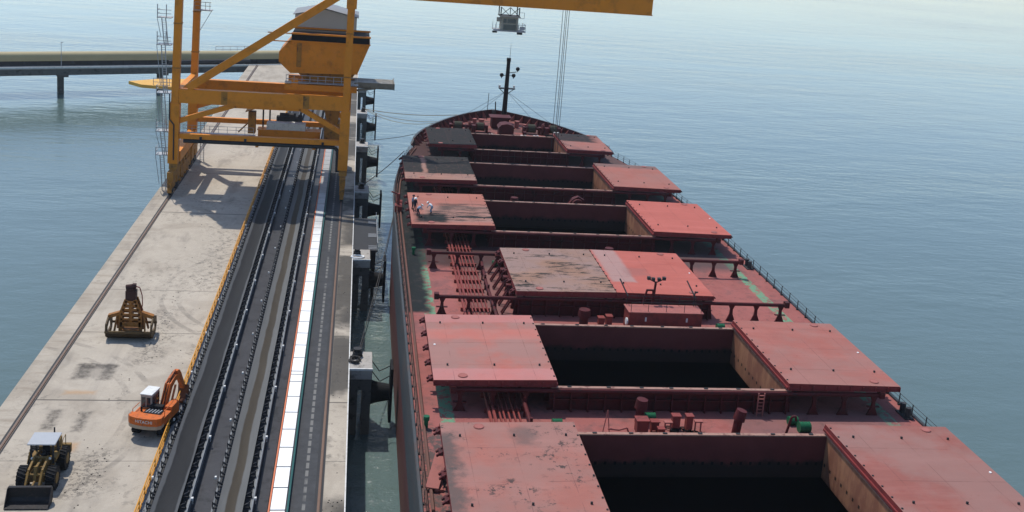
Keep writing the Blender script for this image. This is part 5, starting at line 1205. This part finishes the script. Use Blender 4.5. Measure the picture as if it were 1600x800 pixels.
# ------------------------------------------------------------------ excavator (seen from behind)
L0 = (0, 0, 0); P = at(L0)
t = thing("crawler_excavator", (0, 0, 0), "orange crawler excavator with white roofed cab by the yellow fence", "excavator")
for s_ in (-1, 1):
    b = MB(); b.prism([(-1.75, 0.4), (-1.6, 0.1), (-1.3, 0.0), (1.3, 0.0), (1.6, 0.1), (1.75, 0.4), (1.6, 0.72), (1.3, 0.82), (-1.3, 0.82), (-1.6, 0.72)], 'x', s_ * 1.08 - 0.28, s_ * 1.08 + 0.28)
    for i in range(14): b.box(s_ * 1.08 - 0.29, s_ * 1.08 + 0.29, -1.4 + i * 0.21, -1.32 + i * 0.21, 0.80, 0.86)
    P(b).build("track", BLACK, t)
b = MB(); b.box(-0.8, 0.8, -0.9, 0.9, 0.35, 0.8); b.cyl((0, 0, 0.8), (0, 0, 1.0), 0.6, 20); P(b).build("undercarriage", DARK, t)
b = MB(); b.box(-1.38, 1.38, -1.6, 1.35, 1.0, 1.22); b.box(-1.38, -0.2, -1.6, -0.2, 1.22, 1.75); b.box(-0.2, 1.38, -1.6, -0.1, 1.22, 1.72); b.box(0.75, 1.38, -0.1, 1.35, 1.22, 2.0); P(b).build("upper_body", EXCO, t, bevel=0.04)
cwp = [(-1.42, -1.6), (-1.42, -2.15), (-1.15, -2.42), (-0.6, -2.56), (0, -2.6), (0.6, -2.56), (1.15, -2.42), (1.42, -2.15), (1.42, -1.6)]
b = MB(); b.prism(cwp, 'z', 1.32, 1.98); cw = P(b).build("counterweight", EXCO, t, bevel=0.03)
b = MB(); b.prism([(x * 0.985, -1.6 + (y + 1.6) * 0.985) for x, y in cwp], 'z', 1.02, 1.315); P(b).build("lower_band", plain("grey_primer_band", (0.36, 0.28, 0.2), 0.6, 0.2, 2.0), cw)
b = MB(); b.box(-0.6, 0.85, -1.25, -0.45, 1.755, 1.80); b.cyl((-0.9, -0.9, 1.75), (-0.9, -0.9, 2.15), 0.09, 8); b.box(-0.4, 0.65, -0.38, 0.1, 1.75, 2.05); P(b).build("engine_grille", BLACK, t)
b = MB()
for i in range(5): b.cyl((-0.4 + i * 0.26, -1.15, 1.82), (-0.3 + i * 0.26, -0.55, 1.82), 0.05, 6)
P(b).build("engine_pipes", STEEL, t)
b = MB(); b.tube([(1.3, -1.3, 1.72), (1.3, -1.3, 2.2), (1.3, 0.6, 2.4), (1.3, 1.2, 2.0)], 0.03); b.tube([(-1.36, -1.5, 1.75), (-1.36, -1.5, 2.15), (-1.36, -0.3, 2.15)], 0.03); P(b).build("handrail", EXCO, t)
b = MB(); b.tube([(0.1, 0.6, 1.6), (0.1, 1.1, 2.5), (0.1, 1.9, 3.35), (0.1, 2.7, 3.75), (0.15, 3.3, 3.6)], 0.04); b.tube([(0.32, 0.6, 1.6), (0.32, 1.1, 2.45), (0.32, 1.9, 3.35), (0.32, 2.7, 3.8)], 0.04); P(b).build("hydraulic_hose", BLACK, t)
b = MB(); b.box(-1.35, -0.38, -0.15, 1.35, 1.22, 2.8); cabx = P(b).build("cab", plain("cab_frame_paint", (0.36, 0.30, 0.25), 0.5, 0.15, 2.0), t, bevel=0.04)
b = MB(); b.box(-1.25, -0.92, -0.19, -0.155, 1.75, 2.6); b.box(-0.80, -0.48, -0.19, -0.155, 1.75, 2.6); b.box(-0.376, -0.34, 0.0, 0.55, 1.7, 2.6); b.box(-0.376, -0.34, 0.65, 1.25, 1.7, 2.6); b.box(-1.39, -1.354, 0.0, 1.2, 1.7, 2.6); b.box(-1.25, -0.48, 1.354, 1.39, 1.6, 2.65); P(b).build("window", GLASS, cabx)
b = MB(); b.box(-1.4, -0.33, -0.22, 1.42, 2.8, 2.9); P(b).build("cab_roof", WHITED, cabx, bevel=0.03)
b = MB()
for x in (0.0, 0.42): b.prism([(0.5, 1.3), (0.95, 1.2), (2.0, 2.75), (2.6, 3.05), (3.7, 3.0), (3.75, 3.25), (2.6, 3.55), (1.6, 3.2)], 'x', x - 0.05, x + 0.05)
b.prism([(0.55, 1.35), (0.9, 1.28), (1.95, 2.8), (2.6, 3.1), (3.65, 3.05), (3.7, 3.2), (2.6, 3.5), (1.65, 3.15)], 'x', 0.05, 0.37)
P(b).build("boom", EXCO, t)
b = MB(); b.prism([(3.0, 3.75), (3.5, 3.7), (3.95, 3.2), (4.75, 1.55), (4.5, 1.45), (3.6, 2.85), (3.3, 3.3)], 'x', 0.04, 0.38); P(b).build("stick", EXCO, t)
b = MB()
for x in (-0.22, 0.64): b.cyl((x, 1.3, 1.4), (x, 2.2, 2.9), 0.10, 8)
b.cyl((0.21, 1.9, 3.5), (0.21, 3.05, 3.8), 0.10, 8); b.cyl((0.21, 3.9, 3.4), (0.21, 4.75, 2.0), 0.08, 8); P(b).build("hydraulic_cylinder", plain("dull_orange_cylinder", (0.42, 0.13, 0.05), 0.4, 0.2, 3.0), t)
b = MB(); b.prism([(4.75, 1.75), (5.0, 1.6), (4.95, 0.9), (4.5, 0.4), (3.9, 0.35), (3.7, 0.7), (3.85, 0.72), (4.0, 0.55), (4.4, 0.6), (4.7, 1.0)], 'x', -0.25, 0.67); P(b).build("bucket", plain("digger_bucket_steel", (0.16, 0.06, 0.03), 0.6, 0.3, 2.0), t)
fc = bpy.data.curves.new("lettering", 'FONT'); fc.body = "HITACHI"; fc.size = 0.36; fc.extrude = 0.012; fc.align_x = 'CENTER'; fc.align_y = 'CENTER'; fc.space_character = 1.05
fo = bpy.data.objects.new("lettering_curve", fc); COL.objects.link(fo)
dg = bpy.context.evaluated_depsgraph_get(); tm = bpy.data.meshes.new_from_object(fo.evaluated_get(dg)); bpy.data.objects.remove(fo)
tm.materials.clear(); tm.materials.append(WHITED)
to = bpy.data.objects.new("lettering", tm); COL.objects.link(to); to.parent = cw; to.location = (0.1, -2.615, 1.68); to.rotation_euler = (pi / 2, 0, 0)
for vtx in tm.vertices: vtx.co.z -= 0.055 * (vtx.co.x ** 2) * 1.6
t.location = (-15.05, 85.2, QZ + 0.01); t.rotation_euler[2] = radians(-15)

# ------------------------------------------------------------------ people on the smeared cover
def person(loc, rz, joints, label, mats, helmet=WHITE):
    """joints: name -> (x, y, z, radius); +y is where the person faces"""
    t = thing("person", loc, label, "person", "dock workers on the hatch cover", rz)
    E = [("pelvis", "waist"), ("waist", "chest"), ("chest", "neck"), ("neck", "skull"), ("pelvis", "hipL"), ("hipL", "kneeL"), ("kneeL", "ankL"), ("ankL", "toeL"), ("pelvis", "hipR"), ("hipR", "kneeR"), ("kneeR", "ankR"), ("ankR", "toeR"),
         ("chest", "shL"), ("shL", "elL"), ("elL", "wrL"), ("wrL", "haL"), ("chest", "shR"), ("shR", "elR"), ("elR", "wrR"), ("wrR", "haR")]
    names = list(joints); idx = {n: i for i, n in enumerate(names)}
    me = bpy.data.meshes.new("body"); me.from_pydata([joints[n][:3] for n in names], [(idx[a], idx[b]) for a, b in E], [])
    o = bpy.data.objects.new("body_skeleton", me); COL.objects.link(o)
    o.modifiers.new("skin", 'SKIN'); sb = o.modifiers.new("sub", 'SUBSURF'); sb.levels = 2; sb.render_levels = 2
    for i, n in enumerate(names):
        r = joints[n][3]; me.skin_vertices[0].data[i].radius = (r, r); me.skin_vertices[0].data[i].use_root = (n == "pelvis")
    dg = bpy.context.evaluated_depsgraph_get(); bm_ = bpy.data.meshes.new_from_object(o.evaluated_get(dg)); bpy.data.objects.remove(o)
    bm_.materials.clear()
    for m_ in (*mats, SKIN, BLACK): bm_.materials.append(m_)
    def near(c):
        return min(names, key=lambda n: (Vector(joints[n][:3]) - c).length - joints[n][3])
    for p in bm_.polygons:
        n = near(p.center)
        p.material_index = 2 if n in ("neck", "skull", "haL", "haR", "wrL", "wrR") else 3 if n[:3] in ("toe", "ank") else 1 if n in ("pelvis", "hipL", "hipR", "kneeL", "kneeR") else 0
        p.use_smooth = True
    bo = bpy.data.objects.new("body", bm_); COL.objects.link(bo); bo.parent = t
    s = Vector(joints["skull"][:3]); d = (s - Vector(joints["neck"][:3])).normalized()
    q = d.to_track_quat('Z', 'Y').to_matrix()
    b = MB(); b.sphere((0, 0, 0.05), 0.155, 12, 8, 0.9); b.v = [v for v in b.v]
    b.v = [(x, y, max(z, 0.03)) for x, y, z in b.v]; b.cyl((0, 0.02, 0.02), (0, 0.02, 0.045), 0.19, 14)
    b.v = [tuple(q @ Vector(v) + s) for v in b.v]
    ho = b.build("helmet", helmet, None, smooth=True); ho.parent = t
    f = MB(); 
    for ex in (-0.035, 0.035): f.sphere((ex, 0.105, 0.0), 0.016, 6, 4)
    f.add([(-0.018, 0.10, -0.05), (0.018, 0.10, -0.05), (0, 0.14, -0.045), (0, 0.105, 0.0)], [(0, 1, 2), (1, 3, 2), (0, 2, 3)])
    f.box(-0.03, 0.03, 0.095, 0.112, -0.085, -0.075)
    f.v = [tuple(q @ Vector(v) + s) for v in f.v]; fo_ = f.build("face", SKIN, None); fo_.parent = t
    return t
stand = dict(pelvis=(0, 0, 0.98, .15), waist=(0, 0.01, 1.14, .145), chest=(0, 0.03, 1.36, .155), neck=(0, 0.05, 1.54, .06), skull=(0, 0.09, 1.68, .105),
    hipL=(-.10, 0, .90, .10), kneeL=(-.13, 0.04, .50, .07), ankL=(-.14, -.02, .08, .05), toeL=(-.16, .16, .045, .045), hipR=(.10, 0, .90, .10), kneeR=(.12, .02, .50, .07), ankR=(.13, -.04, .08, .05), toeR=(.16, .14, .045, .045),
    shL=(-.19, .02, 1.44, .075), elL=(-.26, .02, 1.16, .055), wrL=(-.24, .18, .96, .04), haL=(-.23, .25, .90, .045), shR=(.19, .02, 1.44, .075), elR=(.27, -.02, 1.17, .055), wrR=(.26, .12, .94, .04), haR=(.26, .18, .87, .045))
bend = dict(pelvis=(0, -.12, 0.90, .15), waist=(0, 0.02, 1.02, .145), chest=(0, 0.20, 1.14, .155), neck=(0, 0.36, 1.24, .06), skull=(0, 0.49, 1.30, .105),
    hipL=(-.10, -.1, .84, .10), kneeL=(-.14, 0.08, .48, .07), ankL=(-.15, -.06, .08, .05), toeL=(-.17, .12, .045, .045), hipR=(.10, -.1, .84, .10), kneeR=(.14, .10, .47, .07), ankR=(.16, .02, .08, .05), toeR=(.18, .2, .045, .045),
    shL=(-.19, .24, 1.18, .075), elL=(-.24, .36, .92, .055), wrL=(-.12, .50, .72, .04), haL=(-.08, .55, .66, .045), shR=(.19, .24, 1.18, .075), elR=(.25, .40, .95, .055), wrR=(.12, .58, .84, .04), haR=(.08, .63, .80, .045))
def on_cover(lx, ly): return (26.3 + lx + 0.0039 * ly, ly, 15.60 + 0.14 * (lx + 19.4) / 9.75)
person(on_cover(-18.85, 123.3), radians(-150), stand, "person in dark work clothes and white helmet standing upright", (CL_DARK, CL_DARK))
person(on_cover(-18.55, 121.4), radians(-60), bend, "person in blue grey clothes and white helmet, bending near the cover's corner", (CL_BLUE, CL_DARK))
person(on_cover(-16.9, 122.6), radians(60), bend, "person in pale clothes and white helmet, bending beside the coal patch", (CL_WHITE, CL_BLUE))
person(on_cover(-19.1, 124.4), radians(-100), stand, "person in blue grey shirt and dark helmet standing behind the others", (CL_BLUE, CL_DARK), helmet=CL_DARK)

# ------------------------------------------------------------------ mooring ropes
def rope(p, q, sag, r, label, grp, mt=ROPE, n=14):
    p, q = Vector(p), Vector(q); pts = []
    for i in range(n + 1):
        u = i / n; v = p.lerp(q, u); v.z -= sag * 4 * u * (1 - u); pts.append(tuple(v))
    o = MB().tube(pts, r, 6).build("mooring_rope", mt, None, smooth=True, loc=tuple((p + q) / 2)); return tag(o, label, "rope", grp)
G = "mooring ropes of the ship"
def sh(lx, ly, z): return (26.3 + lx + 0.0039 * ly, ly, z)
rope(sh(-7.2, 194.6, 14.4), (2.6, 231.5, 7.7), 0.6, 0.07, "single mooring rope running from the bow tip to a distant dolphin", G)
rope(sh(-11.2, 187.6, 14.3), (2.6, 231.8, 7.6), 0.9, 0.05, "less sagging one of two slack parallel bow ropes", G)
rope(sh(-11.8, 186.5, 14.3), (2.5, 232.1, 7.5), 1.4, 0.05, "more sagging one of two slack parallel bow ropes", G)
rope(sh(-15.6, 177.0, 14.2), (2.2, 199.5, 7.6), 0.3, 0.05, "short taut rope from the blackened hatch cover to the dolphin", G, ROPED)
rope(sh(-18.6, 163.6, 14.0), (2.1, 165.8, 7.6), 0.3, 0.06, "rust brown rope from the bow's shoulder down beside the unloader leg", G, plain("brown_rope", (0.13, 0.06, 0.045), 0.9, 0.2, 3.0))
rope(sh(-20.95, 132.0, 12.9), (1.75, 100.4, 7.6), 0.5, 0.045, "tauter of two steep ropes from the hull to one bollard", G, ROPED)
rope(sh(-20.95, 131.2, 12.9), (1.9, 100.6, 7.5), 1.0, 0.045, "slacker of two steep ropes from the hull to one bollard", G, ROPED)
b = MB(); rr = random.Random(9)
for k in range(6): b.tube([(1.4 + 0.5 * cos(a) + rr.uniform(-.15, .15), 99.0 + 0.6 * sin(a) + rr.uniform(-.15, .15), 7.08 + 0.05 * k) for a in [i * pi / 5 for i in range(10)]], 0.055, 5)
tag(b.build("rope_heap", ROPED, loc=(1.4, 99, 7.02)), "tangled heap of dark rope beside a bollard on the dolphin", "rope heap")
# coal lumps spilled on the quay
b = MB(); rr = random.Random(21)
for i in range(240):
    c = rr.choice(((-18.4, 105, 1.2, 6), (-18.8, 77.5, 0.9, 2.2), (-16, 128, 2, 10), (-17, 88, 2, 6), (0.0, 110, 0.5, 14), (0, 70, 0.5, 3)))
    x, y = rr.gauss(c[0], c[2]), rr.gauss(c[1], c[3])
    if x > QR - 0.1 or -14.1 < x < -1.0: continue
    r = rr.uniform(0.02, 0.07)
    b.add([(x - r, y - r, QZ + 0.004), (x + r, y - r * .8, QZ + 0.004), (x + r * .8, y + r, QZ + 0.004), (x - r * .9, y + r * .7, QZ + 0.004), (x, y, QZ + r * 0.9)], [(0, 1, 4), (1, 2, 4), (2, 3, 4), (3, 0, 4)])
tag(b.build("coal_crumbs", COAL, loc=(-17, 100, QZ)), "scattered coal crumbs on the quay", "coal", kind="stuff")
